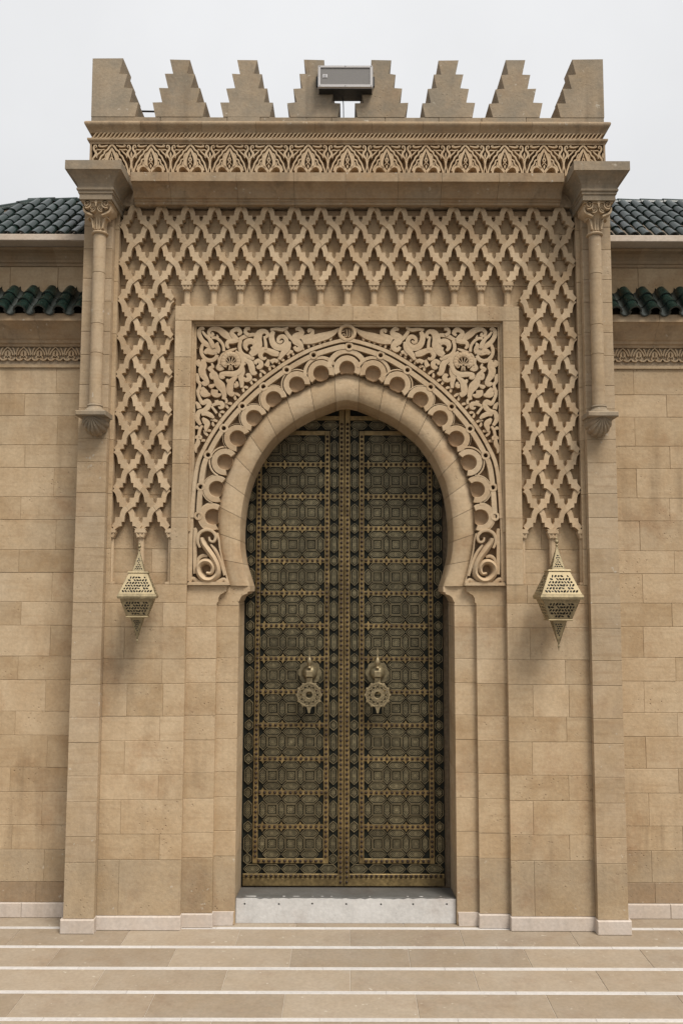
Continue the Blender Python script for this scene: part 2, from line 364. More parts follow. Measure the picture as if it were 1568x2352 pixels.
# ================================================================== THE GATE
gate=thing('gate','tall sandstone gate with carved horseshoe arch and stepped battlements','gate',(0,0,0))
J=[.14,.695,.951,1.297,1.556,1.897,2.152,2.49,2.746,3.081,3.337,3.66,3.912,4.245,4.5,4.83,5.085,5.415,5.67,6.0,6.255,6.59,6.845,7.18,7.435,7.73]
GAP=.0014; GV=.0006
def course(mb_name,mat,parent,x0,x1,y0,y1,z0,z1,joints=(),dy=.002,c=.0035):
    xs=[x0]+[j for j in joints if x0+.05<j<x1-.05]+[x1]
    for a,b in zip(xs,xs[1:]):
        yy=y0+jit(dy)
        MB().block(a+(GV if a>x0 else 0),b-(GV if b<x1 else 0),yy,y1,z0+GAP,z1-GAP,c,0,.0022).build(mb_name,mat,parent)
for s in (-1,1):
    def rng(a,b): return (a,b) if s>0 else (-b,-a)
    # ---- pilaster
    x0,x1=rng(2.56,2.872)
    p=MB().box(x0+.004,x1-.004,-.083,.85,0,7.72).build('pilaster','mortar',gate)
    for i,(a,b) in enumerate(zip(J,J[1:])): course('stone_block','pilas' if i else 'base',p,x0,x1,-.09,.6,a,b)
    X0,X1=rng(2.548,2.895); MB().block(X0,X1,-.118,.6,0,.14,.008).build('plinth_stone','plinth',p)
    # ---- flat panel below the lattice
    x0,x1=rng(1.70,2.56)
    p=MB().box(x0+.006,x1-.001,.007,.8,0,3.50).build('wall_panel','mortar',gate)
    zz=[j for j in J if j<3.4]+[3.532]
    for i,(a,b) in enumerate(zip(zz,zz[1:])):
        f=(.27 if i%2==0 else .72)+jit(.02); jn=[x0+(x1-x0)*f]
        if i in (6,): jn=[x0+(x1-x0)*.30,x0+(x1-x0)*.74]
        course('stone_block','stone' if i else 'base',p,x0,x1,0,.06,a,b,jn)
    X0,X1=rng(1.69,2.575); MB().block(X0,X1,-.026,.3,0,.1395,.008).build('plinth_stone','plinth',p)
    # ---- first set-back strip
    x0,x1=rng(1.385,1.705)
    p=MB().box(x0+.006,x1-.006,.077,.8,0,3.31).build('jamb_strip','mortar',gate)
    zz=[j for j in J if j<3.2]+[3.31]
    for i,(a,b) in enumerate(zip(zz,zz[1:])): course('stone_block','stone' if i else 'base',p,x0,x1,.07,.3,a,b)
    X0,X1=rng(1.374,1.71); MB().block(X0,X1,.046,.3,0,.139,.008).build('plinth_stone','plinth',p)
    # its little corbel under the console
    q=[(1.70,3.312),(1.388,3.312),(1.386,3.335),(1.372,3.345),(1.37,3.39),(1.35,3.425),(1.31,3.445),(1.305,3.455),(1.285,3.458),(1.283,3.50),(1.28,3.522),(1.70,3.522)]
    MB().prism([(s*a,b) for a,b in q],.072,.3).build('corbel_stone','stone',p)
    # ---- inner jamb with its reveal
    x0,x1=rng(1.157,1.39)
    p=MB().box(x0+(.008 if s>0 else 0),x1-(.008 if s<0 else 0),.137,.8,0,3.31).build('door_jamb','mortar',gate)
    for i,(a,b) in enumerate(zip(zz,zz[1:])): course('stone_block','stone' if i else 'base',p,x0,x1,.13,.74,a,b)
    q=[(1.175,.002),(1.385,.002),(1.385,.138),(1.165,.138),(1.172,.10),(1.168,.06)]
    MB().prism([(s*a,b) for a,b in q],.108,.3).build('plinth_stone','plinth',p)
    MB().block(x0,x1,.128,.5,0.0,.141,.004).build('stone_block','stone',p)
    q=[(1.392,3.312),(1.158,3.312),(1.158,3.334),(1.166,3.338),(1.152,3.36),(1.135,3.40),(1.105,3.423),(1.066,3.436),(1.062,3.455),(1.04,3.458),(1.04,3.516),(1.392,3.516)]
    MB().prism([(s*a,b) for a,b in q],.128,.74).build('impost','stone',p)

# ---- big plates: lattice ground, frame, spandrel wall
TOPZ=7.70
bk=MB().box(-2.57,2.57,.120,.8,6.42,7.74).build('upper_wall','mortar',gate)
for a,b,o in ((6.575,6.84,.1),(6.84,7.14,.5),(7.14,7.44,.2),(7.44,7.74,.7)):
    course('backing_stone','stone',bk,-2.53,2.53,.112,.17,a,b,[-2.52+o+.92*k+jit(.06) for k in range(0,6)],.002)
for s in (-1,1):
    def rng(a,b): return (a,b) if s>0 else (-b,-a)
    x0,x1=rng(1.87,2.53)
    sb=MB().box(x0-.02,x1+.02,.120,.8,3.50,6.574).build('side_wall_field','mortar',gate)
    zs=[3.532,3.66,3.912,4.245,4.5,4.83,5.085,5.415,5.67,6.0,6.255,6.574]
    for i,(a,b) in enumerate(zip(zs,zs[1:])):
        course('backing_stone','stone',sb,x0,x1,.112,.17,a,b,[x0+(x1-x0)*(.35+.3*(i%2))],.002)
    # outer edging of the lattice field
    x0,x1=rng(2.515,2.56); e=MB().box(x0+.003,x1-.001,.006,.2,3.534,7.73).build('field_edge','mortar',gate)
    zs=[3.533,3.912,4.5,5.085,5.67,6.255,6.845,7.435,7.70]
    for a,b in zip(zs,zs[1:]): course('edge_stone','stone',e,x0,x1,-.001,.12,a,b,(),.0015)
    # label frame, upright
    x0,x1=rng(1.70,1.878); fr=MB().box(x0+.004,x1-.004,.007,.4,3.534,6.57).build('label_frame','mortar',gate)
    zs=[3.533,3.912,4.245,4.83,5.085,5.67,6.0,6.409]
    for a,b in zip(zs,zs[1:]): course('frame_stone','stone',fr,x0,x1,0,.2,a,b,(),.002)
    # thin foot of the field
    x0,x1=rng(1.87,2.53)
fr=MB().box(-1.70,1.70,.007,.4,6.414,6.572).build('label_frame','mortar',gate)
course('frame_stone','stone',fr,-1.878,1.878,0,.2,6.41,6.573,[-1.45,-.98,-.42,.06,.55,1.02,1.42],.002)
# moulding inside the frame
mo=MB(); PR=[(0,0),(0,0)]
pts=[(-1.70,4.2),(-1.70,6.41),(1.70,6.41),(1.70,4.2)]
def frame_ring(off0,off1,y0,y1,zb):
    o=[(-1.70+off0,zb),(-1.70+off0,6.41-off0),(1.70-off0,6.41-off0),(1.70-off0,zb)]
    i=[(-1.70+off1,zb),(-1.70+off1,6.41-off1),(1.70-off1,6.41-off1),(1.70-off1,zb)]
    return MB().prism(o+list(reversed(i)),y0,y1)
frame_ring(.0,.022,.045,.2,4.1).build('frame_moulding','stone',gate)
frame_ring(.022,.046,.062,.2,4.3).build('frame_moulding','stone',gate)

# ---- lattice of interlaced ribbons
PX=.294; RZ=.2098
def rowz(i): return TOPZ-RZ*(i-1)
outer=[(12,-16),(31,-8),(45,10),(55,36),(60,66),(94,66),(94,92),(100,104),(110,115),(122,130)]
inner=[(-12,16),(2,25),(12,38),(20,60),(26,101),(45,101),(45,134),(63,134),(82,147),(98,163)]
def ribbon(sx,h0,h1):
    kx=PX/2/110; kz=RZ/147
    poly=[(sx*a*kx,-b*kz) for a,b in outer]+[(sx*a*kx,-b*kz) for a,b in reversed(inner)]
    c=lambda p:h0+(h1-h0)*min(1,max(0,-p[1]/RZ))
    b=MB(); b.prism(poly,0,.11,cy=c,back=False); return b
rib={}
for sx in (-1,1):
    for par in (0,1):
        over=(sx>0)==(par==0)
        rib[(sx,par)]=ribbon(sx,.008 if over else .024,.024 if over else .008).mesh('lattice_ribbon','carved')
edges=[]
def colnodes(i,a,b): # nodes of row i between columns a..b
    st=math.ceil(a) if i%2==1 else math.ceil(a-.5)+.5
    o=[];k=st
    while k<=b+1e-6: o.append(k); k+=1
    return o
for i in range(1,5):
    for k in colnodes(i,-8.5,8.5):
        for sx in (-1,1):
            if abs(k+.5*sx)<=8.51: edges.append((i,k,sx))
for i in range(5,18):
    for lo,hi in ((-8.5,-6.5),(6.5,8.5)):
        for k in colnodes(i,lo,hi):
            for sx in (-1,1):
                if lo-1e-6<=k+.5*sx<=hi+1e-6: edges.append((i,k,sx))
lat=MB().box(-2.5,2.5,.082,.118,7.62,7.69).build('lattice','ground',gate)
for i,k,sx in edges:
    inst(rib[(sx,i%2)],'lattice_ribbon',lat,(k*PX+jit(.0012),jit(.002),rowz(i)+jit(.0012)))
# colonnettes carrying the lattice
def colonnette(h,side=0):
    b=MB()
    b.prism([(-.058,.0),(.058,.0),(.058,.022),(.05,.03),(.066,.045),(-.066,.045),(-.05,.03),(-.058,.022)],.002,.09)
    b.prism([(-.058,.0),(-.036,-.055),(.036,-.055),(.058,.0)],.014,.09)
    for x in (-.03,0,.03): b.strip([(x*1.3,-.004,.018),(x*1.15,-.03,.016),(x,-.052,.012)],.02,.006)
    b.strip([(-.04,-.012,.01),(-.018,-.046,.012),(0,-.02,.012),(.018,-.046,.012),(.04,-.012,.01)],.02,.004)
    b.lathe([(.034,-.055),(.034,-h)],0,.06,n=10)
    b.prism([(-.05,-h),(.05,-h),(.05,-h+.016),(.04,-h+.024),(-.04,-h+.024),(-.05,-h+.016)],.012,.09)
    return b
zc=rowz(5)-.05
cm=colonnette(zc-6.577).meshs('colonnette','carved')
for k in range(-6,7): inst(cm,'colonnette',lat,(k*PX,0,zc))
zc2=rowz(18)-.05
cm2=colonnette(zc2-3.536).meshs('colonnette','carved')
for s in (-1,1):
    for k in (6.5,7.5,8.5):
        inst(cm2,'colonnette',lat,(s*(k*PX+(-.03 if k==6.5 else .03 if k==8.5 else 0)),0,zc2))

# ---- spandrel wall with the arch opening
IN=[(0,5.562),(-.09,5.548),(-.174,5.518),(-.442,5.402),(-.621,5.291),(-.809,5.131),(-.953,4.927),(-1.036,4.76),(-1.088,4.612),(-1.131,4.409),(-1.152,4.217),(-1.156,4.038),(-1.141,3.861),(-1.1,3.692),(-1.042,3.516)]
OUT=[(0,5.852),(-.09,5.832),(-.174,5.797),(-.442,5.690),(-.7,5.553),(-.909,5.370),(-1.075,5.147),(-1.206,4.925),(-1.272,4.785),(-1.332,4.611),(-1.374,4.407),(-1.387,4.232),(-1.380,4.08),(-1.358,3.903),(-1.312,3.7),(-1.262,3.518)]
NV=21
inc=sym(crom(IN,5)); outc=sym(crom(OUT,5))
SUB=4
ci=resample(inc,NV*SUB); co=resample(outc,NV*SUB)
rect=[(-1.705,3.518),(-1.705,6.415),(1.705,6.415),(1.705,3.518)]
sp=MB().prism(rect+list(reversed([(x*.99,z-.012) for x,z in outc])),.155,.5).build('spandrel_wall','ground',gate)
ar=MB(); # core behind the voussoirs
ar.prism([(x*1.02,z+.02) for x,z in outc]+list(reversed([(x*1.004,z+.006) for x,z in inc])),.2,.72)
arch=ar.build('horseshoe_arch','mortar',gate)
prof=[(-.06,.145),(0,.132),(.10,.110),(.35,.098),(.7,.102),(.9,.118),(1.0,.142),(1.0,.73)]
for k in range(NV):
    b=MB(); m=len(prof); a=k*SUB
    for j in range(SUB+1):
        t=a+j; 
        e=.0022 if j==0 else -.0022 if j==SUB else 0
        pi,po=ci[t],co[t]
        q=min(len(ci)-1,t+1); tx,tz=ci[q][0]-ci[max(0,t-1)][0],ci[q][1]-ci[max(0,t-1)][1]; L=math.hypot(tx,tz)
        for f,y in prof: b.v.append((po[0]+(pi[0]-po[0])*f+tx/L*e,y,po[1]+(pi[1]-po[1])*f+tz/L*e))
    for j in range(SUB):
        for i in range(m-1): b.f.append((j*m+i,j*m+i+1,(j+1)*m+i+1,(j+1)*m+i)); b.m.append(0)
    b.f.append(tuple(range(m))); b.f.append(tuple(SUB*m+i for i in reversed(range(m)))); b.m+=[0,0]
    yo=jit(.0015); b.v=[(x,y+yo,z) for x,y,z in b.v]
    b.build('voussoir','stone',arch,smooth=True)

# ---- lobed interlace round the arch
LB=[(0,5.893),(-.284,5.84),(-.549,5.716),(-.801,5.551),(-1.013,5.343),(-1.189,5.118),(-1.321,4.857),(-1.405,4.562),(-1.442,4.259)]
OB=[(0,6.232),(-.117,6.217),(-.398,6.127),(-.621,6.01),(-.843,5.858),(-1.065,5.676),(-1.285,5.445),(-1.448,5.228),(-1.572,5.004),(-1.640,4.824),(-1.675,4.528),(-1.688,4.25)]
obc=sym(crom(OB,5))
def offset(curve,d):
    o=[];L=len(curve)
    for i,p in enumerate(curve):
        a=curve[max(0,i-1)];b=curve[min(L-1,i+1)]; dx,dz=b[0]-a[0],b[1]-a[1]; l=math.hypot(dx,dz) or 1
        o.append((p[0]+dz/l*d,p[1]-dx/l*d))
    return o
def clip_out(mb):
    v=[]
    for x,y,z in mb.v:
        best=min(range(len(outc)),key=lambda i:(outc[i][0]-x)**2+(outc[i][1]-z)**2)
        p=outc[best]; a=outc[max(0,best-1)]; b=outc[min(len(outc)-1,best+1)]
        dx,dz=b[0]-a[0],b[1]-a[1]; l=math.hypot(dx,dz)
        d=((x-p[0])*(-dz)+(z-p[1])*dx)/l      # outside positive
        if d<-.004 and 3.55<z: x,z=x+(-dz/l)*(-.004-d),z+(dx/l)*(-.004-d)
        v.append((x,y,z))
    mb.v=v; return mb
lob=MB().prism([(-.3,5.9),(.3,5.9),(.3,5.92),(-.3,5.92)],.15,.25).build('lobed_band','ground',gate)
def bandpieces(name,curve,w,yb,yf,n):
    c=resample(curve,n*4)
    for k in range(n):
        seg=c[k*4:k*4+5]
        a,b=seg[0],seg[1]; e=.0016/ (math.hypot(b[0]-a[0],b[1]-a[1]) or 1)
        seg[0]=(a[0]+(b[0]-a[0])*e,a[1]+(b[1]-a[1])*e)
        MB().strip([(x,z,w) for x,z in seg],yb,yf+jit(.001),.16,1,smooth=False).build(name,'carved',lob)
bandpieces('rim_stone',offset(obc,.024),.046,.16,.05,20)
full=sym(LB)
ib=resample(offset(obc,.092),240)
bosses=[]
for i,(x,z) in enumerate(full):
    bosses.append(min(ib,key=lambda p:(p[0]-x)**2+(p[1]-z)**2))
def near(p,q): return math.hypot(p[0]-q[0],p[1]-q[1])
run=[]
for p in ib+[None]:
    if p is None or min(near(p,q) for q in bosses)<.034:
        if len(run)>3: MB().strip([(x,z,.064) for x,z in run[::2]+[run[-1]]],.16,.058+jit(.001),.16,1,smooth=False).build('inner_band_stone','carved',lob)
        run=[]
    else: run.append(p)
for i,(x,z) in enumerate(full):
    a=full[max(0,i-1)]; b=full[min(len(full)-1,i+1)]; dx,dz=b[0]-a[0],b[1]-a[1]; l=math.hypot(dx,dz)
    na=math.atan2(dx/l,-dz/l)        # outward normal
    r=math.radians
    b1=MB().ringarc(x,z,.086,.146,na-r(118),na+r(118),.16,.060,24); clip_out(b1).build('lobe_ring','carved',lob)
    lo=.064; hi=.076
    sgn=1
    rO=min(.226,math.hypot(bosses[i][0]-x,bosses[i][1]-z)-.022); b2=MB().ringarc(x,z,max(.158,rO-.056),rO,na-r(74),na+r(86),.16,.070,22,y_a=.058); clip_out(b2).build('interlace_ring','carved',lob)
    bw=MB().lathe([(.09,.0),(.088,.055),(.078,.072),(.045,.080),(0,.083)],x,.068,z,16,axis='Y'); clip_out(bw).build('lobe_bowl','ground',lob,smooth=True)
    hx,hz=bosses[i]
    if abs(hx)<1.63:
        MB().ringarc(hx,hz,.024,.050,0,2*math.pi,.16,.0565,14,.004).build('drilled_boss','carved',lob)
# ---- carved scrollwork of the spandrels
A=lambda x,y:(480+x/7.84,800+y/7.84); B=lambda x,y:(640+x/6.03,800+y/6.03); C=lambda x,y:(480+x/11.2,970+y/11.2); Dd=lambda x,y:(460+x/4.9,1080+y/4.9)
SC={A:7.84,B:6.03,C:11.2,Dd:4.9}
SCR=[(A,[
 [(230,190,40),(190,165,60),(140,210,70),(140,300,80),(200,410,80),(290,490,90),(400,560,50),(440,590,30)],
 [(200,230,30),(260,310,50),(330,370,60),(390,470,80),(420,560,50)],
 [(210,480,50),(175,580,60),(190,680,60),(260,770,70),(360,800,70),(450,760,70),(490,690,60)],
 [(235,655,50),(310,610,115),(400,640,90),(480,620,100)],
 [(510,440,20),(480,500,80),(510,580,80),(480,640,90)],
 [(380,360,40),(470,360,50),(560,430,50),(610,520,50),(620,620,50)],[(480,290,10),(500,350,50)],
 [(380,255,30),(415,290,40),(350,310,50),(325,240,60),(390,180,70),(520,195,100),(620,270,125),(720,340,110),(830,390,70),(900,400,60)],
 [(890,300,40),(950,260,60),(890,190,90),(820,210,70),(770,260,70),(830,340,90),(880,400,80)],
 [(720,560,40),(680,510,60),(700,440,70),(800,420,90),(900,410,60)],
 [(880,420,60),(980,350,70),(1100,300,70),(1230,290,60)],
 [(950,400,60),(925,520,60),(950,620,60),(1020,690,60),(1120,730,70),(1210,770,50)],
 [(1440,350,50),(1480,290,60),(1420,225,80),(1320,260,120),(1280,380,150),(1280,500,170),(1230,610,150),(1140,690,90)],
 [(1090,600,40),(1040,540,70),(1060,450,110),(1150,420,110),(1230,460,90)],[(1200,520,120),(1220,580,120)],
 [(1130,180,50),(1060,180,60),(1040,250,60),(1110,300,60)],
 [(640,640,40),(760,600,50),(870,560,20)],
 [(150,790,30),(110,830,70),(130,880,80),(200,860,100)],
 [(215,780,70),(225,900,110),(190,980,130),(210,1080,120),(270,1170,90),(290,1240,80),(240,1265,70),(200,1220,50)],
 [(380,850,20),(400,920,60),(330,960,60),(390,1000,60),(430,1040,50)],
 [(520,740,40),(530,860,50),(500,940,70),(560,970,60),(600,930,40)],
 [(640,1120,40),(580,1130,70),(570,1070,70),(680,1060,90),(820,1065,100),(930,1010,90),(980,900,70),(990,800,60),(940,690,50),(850,620,40)],
 [(610,980,40),(560,900,35),(545,800,35),(570,700,35),(640,640,40)],
 [(1000,930,50),(970,1020,110),(950,1110,100),(970,1220,80),(970,1330,50)],
 [(1060,1100,40),(1100,1085,90),(1120,1150,90),(1050,1180,70),(1000,1140,50)],
 [(960,700,60),(1050,790,70),(1140,850,110),(1170,960,110),(1200,1050,80),(1265,1030,40)],
 [(1270,860,40),(1230,830,60),(1310,800,80),(1350,870,90),(1310,930,80),(1260,910,40)],
 [(400,1100,30),(430,1140,40),(380,1140,50),(370,1070,60),(430,1050,80),(470,1120,90),(500,1220,140),(560,1300,160),(610,1390,110),(630,1480,80),(610,1560,60)],
 [(440,1370,120),(440,1440,130),(500,1480,80),(570,1460,30)],
 [(890,1110,30),(820,1160,80),(760,1230,110),(740,1330,120),(740,1420,110),(790,1470,70),(820,1420,30)],
 [(870,1210,30),(875,1280,80),(820,1290,70)],[(690,1160,40),(700,1210,60),(760,1200,50)],
 [(80,1060,40),(110,1110,60),(110,1200,60),(150,1250,60),(150,1310,50),(120,1390,60),(120,1480,50),(160,1560,50)],
 [(190,1330,60),(230,1400,110),(280,1460,110),(360,1470,30)],[(350,1270,60),(370,1310,70),(440,1270,40)],
 [(1000,830,30),(1040,880,40)],[(110,560,60),(111,562,60)]]),
 (B,[[(390,310,26),(370,340,34),(330,330,40),(340,275,50),(400,250,60),(450,300,60),(440,370,70),(370,420,90),(290,400,90),(240,330,80),(230,240,70),(260,175,50)],
 [(210,150,30),(300,140,40),(400,150,50),(480,115,20)],[(440,165,40),(490,240,50),(545,300,40)],
 [(500,330,40),(470,430,80),(390,520,70),(350,600,30)],
 [(150,570,30),(110,590,40),(60,540,60),(90,460,80),(160,460,70),(260,500,90),(340,520,60)],
 [(120,250,30),(140,350,40),(145,450,40)],
 [(590,150,30),(640,135,60),(690,185,60),(640,240,110),(580,260,90),(590,320,100),(650,360,90),(670,420,70),(610,450,60),(570,405,40)],
 [(800,190,30),(785,155,40),(845,160,40),(830,230,60),(740,270,80),(680,300,60)],
 [(700,335,50),(820,305,110),(950,265,120),(1080,230,100),(1180,180,60),(1238,125,12)],
 [(150,700,70),(170,660,60),(190,600,40)],[(220,640,60),(280,610,50),(320,640,40)],[(460,530,40),(500,480,50),(550,490,40)]]),
 (C,[[(150,60,60),(180,200,70),(230,340,80),(300,430,110),(420,380,130),(480,450,120),(430,560,130),(330,640,110),(200,680,110),(150,780,120),(150,900,110),(240,1040,70)],
 [(260,740,80),(400,720,120),(530,780,110),(610,850,50)],
 [(290,850,50),(370,940,150),(430,1010,130),(390,1120,110),(390,1230,20)],
 [(100,400,40),(170,480,100),(200,580,110)],[(250,100,60),(300,190,110),(400,200,110),(520,180,40)],
 [(560,500,60),(700,440,90),(820,440,120),(850,520,110),(780,570,60),(740,530,30)],[(640,400,80),(740,370,60)],
 [(540,520,50),(620,620,60),(690,720,60)],
 [(290,1060,60),(220,1170,70),(190,1300,70),(180,1420,80),(160,1560,110),(100,1680,90),(110,1820,20)],
 [(190,1340,40),(120,1370,40),(110,1430,50)],[(200,1340,40),(250,1380,60),(235,1450,50)],[(930,300,60),(960,360,60),(950,440,50)],[(80,1140,30),(140,1110,90),(170,1160,40)]])]
def mapstrip(f,l,Y):
    o=[]
    for x,y,wd in l:
        a,b=f(x,y); X,Z=draw(a,b,Y); o.append((X,Z,wd/SC[f]*.00437))
    return o
carv=MB()
for f,ls in SCR:
    for l in ls:
        q=mapstrip(f,l,.07); carv.strip([(x,z,wd*1.14+.003) for x,z,wd in q],.16,.066+jit(.005),.09,3,ridge=.05)
rimc=resample(offset(obc,-.012),92)
for i_,(x,z) in enumerate(rimc[:47]):
    if z<4.9: continue
    a_=rimc[max(0,i_-1)]; b_=rimc[i_+1]; dx,dz=b_[0]-a_[0],b_[1]-a_[1]; l=math.hypot(dx,dz); nx,nz=-dz/l,dx/l; tx,tz=dx/l,dz/l
    if x+nx*.1<-1.63 or abs(x)<.16: continue
    L_=.04+.03*(i_%3==0); u_=.03*(1 if i_%2 else -1)
    carv.strip([(x,z,.026),(x+nx*L_*.6+tx*u_*.3,z+nz*L_*.6+tz*u_*.3,.034),(x+nx*L_+tx*u_,z+nz*L_+tz*u_,.014)],.16,.078+jit(.004),.15,3)
shell=MB()
sx,sz=draw(*A(757,820),.07); kk=.00437/7.84
for k in range(11):   # scalloped rim
    a=R(-20+220*k/10); shell.lathe([(.0,-.012),(.024,-.008),(.034,.01),(.036,.09)],sx+math.cos(a)*148*kk,.066,sz+math.sin(a)*148*kk,8,axis='Y')
shell.ringarc(sx,sz,150*kk,192*kk,R(-15),R(195),.16,.058,20,.004)
for k in range(8):
    a=R(8+164*k/7); ox,oz=sx,sz-70*kk
    shell.strip([(ox+math.cos(a)*20*kk,oz+math.sin(a)*20*kk,14*kk),(ox+math.cos(a)*225*kk,oz+math.sin(a)*205*kk,30*kk)],.16,.064,.3,2,smooth=False)
for u in (-1,1): shell.strip([(sx+u*p*kk,sz-q*kk,wd*kk) for p,q,wd in ((100,85,16),(85,75,22),(90,110,26),(130,100,30),(120,55,32),(70,60,34),(20,70,40))],.16,.056,.3,3)
for u in (-40,-15,15,40): shell.strip([(sx+u*.6*kk,sz-80*kk,26*kk),(sx+u*kk,sz-175*kk,20*kk)],.16,.062,.4,2,smooth=False)
for s in (-1,1):
    (carv if s<0 else carv.mirror()).build('scroll_carving','carved',sp)
    (shell if s<0 else shell.mirror()).build('shell_rosette','carved',sp)
# medallion with its inscription
mx_,mz_=0.0,draw(*B(1380,190),.05)[1]
md=MB().ringarc(mx_,mz_,.064,.102,0,2*math.pi,.16,.046,28,.008); md.build('medallion','carved',sp)
MB().lathe([(.066,.0),(.05,.008),(0,.01)],mx_,.096,mz_,20,axis='Y').build('medallion_field','ground',sp)
ins=MB(); q=.00437/6.03
def st(l): ins.strip([(mx_+(x-1380)*q,mz_-(y-190)*q,wd*q) for x,y,wd in l],.094,.066,.25,3)
st([(1448,138,18),(1450,200,18),(1448,252,14)])
st([(1414,135,16),(1416,200,17),(1412,240,16),(1398,250,12)])
st([(1376,138,16),(1380,200,17),(1376,240,16),(1340,252,16),(1318,240,14)])
st([(1318,240,14),(1306,222,15),(1330,200,14),(1350,222,14),(1336,246,12)])
st([(1300,176,9),(1310,158,9),(1320,172,9),(1330,154,9),(1342,168,8)])
st([(1352,140,8),(1362,130,8)])
ins.build('inscription','carved',sp)
# ---- consoles at the feet of the arch
con=MB()
def cs(l,yf=.05,bev=.3,rd=.25): con.strip(mapstrip(Dd,l,.06),.16,yf,bev,4,ridge=rd)
cs([(215,1300,60),(235,1370,90),(300,1460,110),(370,1560,110),(415,1660,100),(410,1750,100),(340,1815,110),(250,1810,110),(185,1740,100),(180,1650,95),(240,1590,95),(320,1600,95),(360,1670,85),(335,1735,65),(280,1730,50)],.036,.45,.5)
cs([(200,1420,40),(172,1340,45),(190,1250,50),(260,1205,50),(340,1215,50),(392,1280,45),(370,1345,40),(320,1335,34),(312,1290,24)],.042)
cs([(330,1380,30),(400,1480,45),(450,1590,45),(480,1690,40),(500,1760,40)],.055)
cs([(400,1240,30),(425,1330,24),(440,1450,20),(475,1600,20),(505,1720,20),(550,1880,20)],.07)
cs([(170,1640,30),(180,1560,50),(230,1520,60),(290,1530,40)],.065)
cs([(70,1850,30),(110,1800,60),(180,1840,60),(260,1855,40)],.06); cs([(540,1860,30),(490,1810,60),(420,1840,60),(340,1855,40)],.06)
cs([(130,1180,30),(140,1230,46),(135,1400,50),(135,1600,50),(140,1740,50)],.062,.15,0)
q0,q1=draw(*Dd(50,1880),.06),draw(*Dd(552,1880),.06)
con.prism([(q0[0],q0[1]),(q1[0],q1[1]),(q1[0]-.012,q1[1]+.035),(q0[0]+.01,q0[1]+.035)],.030,.13)
for k in range(8): 
    z0=4.17-.072*k
con.strip([(-1.672,4.30,.05),(-1.676,4.0,.05),(-1.676,3.57,.05)],.16,.058,.15,1,smooth=False)
for s in (-1,1): (con if s<0 else con.mirror()).build('arch_console','carved',gate,smooth=True)

# ---- main cornice, in stones
cx=[-2.34,-1.93,-1.20,-.58,-.02,.55,1.02,1.64,2.34]
CP=[(0,7.70),(.05,7.70),(.055,7.71),(.055,7.725),(.07,7.732),(.075,7.75),(.10,7.755),(.105,7.765),(.118,7.785),(.135,7.81),(.165,7.84),(.20,7.862),(.225,7.87),(.25,7.872),(.25,7.97),(.0,7.985)]
co_=MB().box(-2.5,2.5,.012,.8,7.71,7.98).build('cornice','mortar',gate)
for a,b in zip(cx,cx[1:]):
    MB().sweep([(a+.0015,0),(b-.0015,0)],CP).build('cornice_stone','cornice',co_)
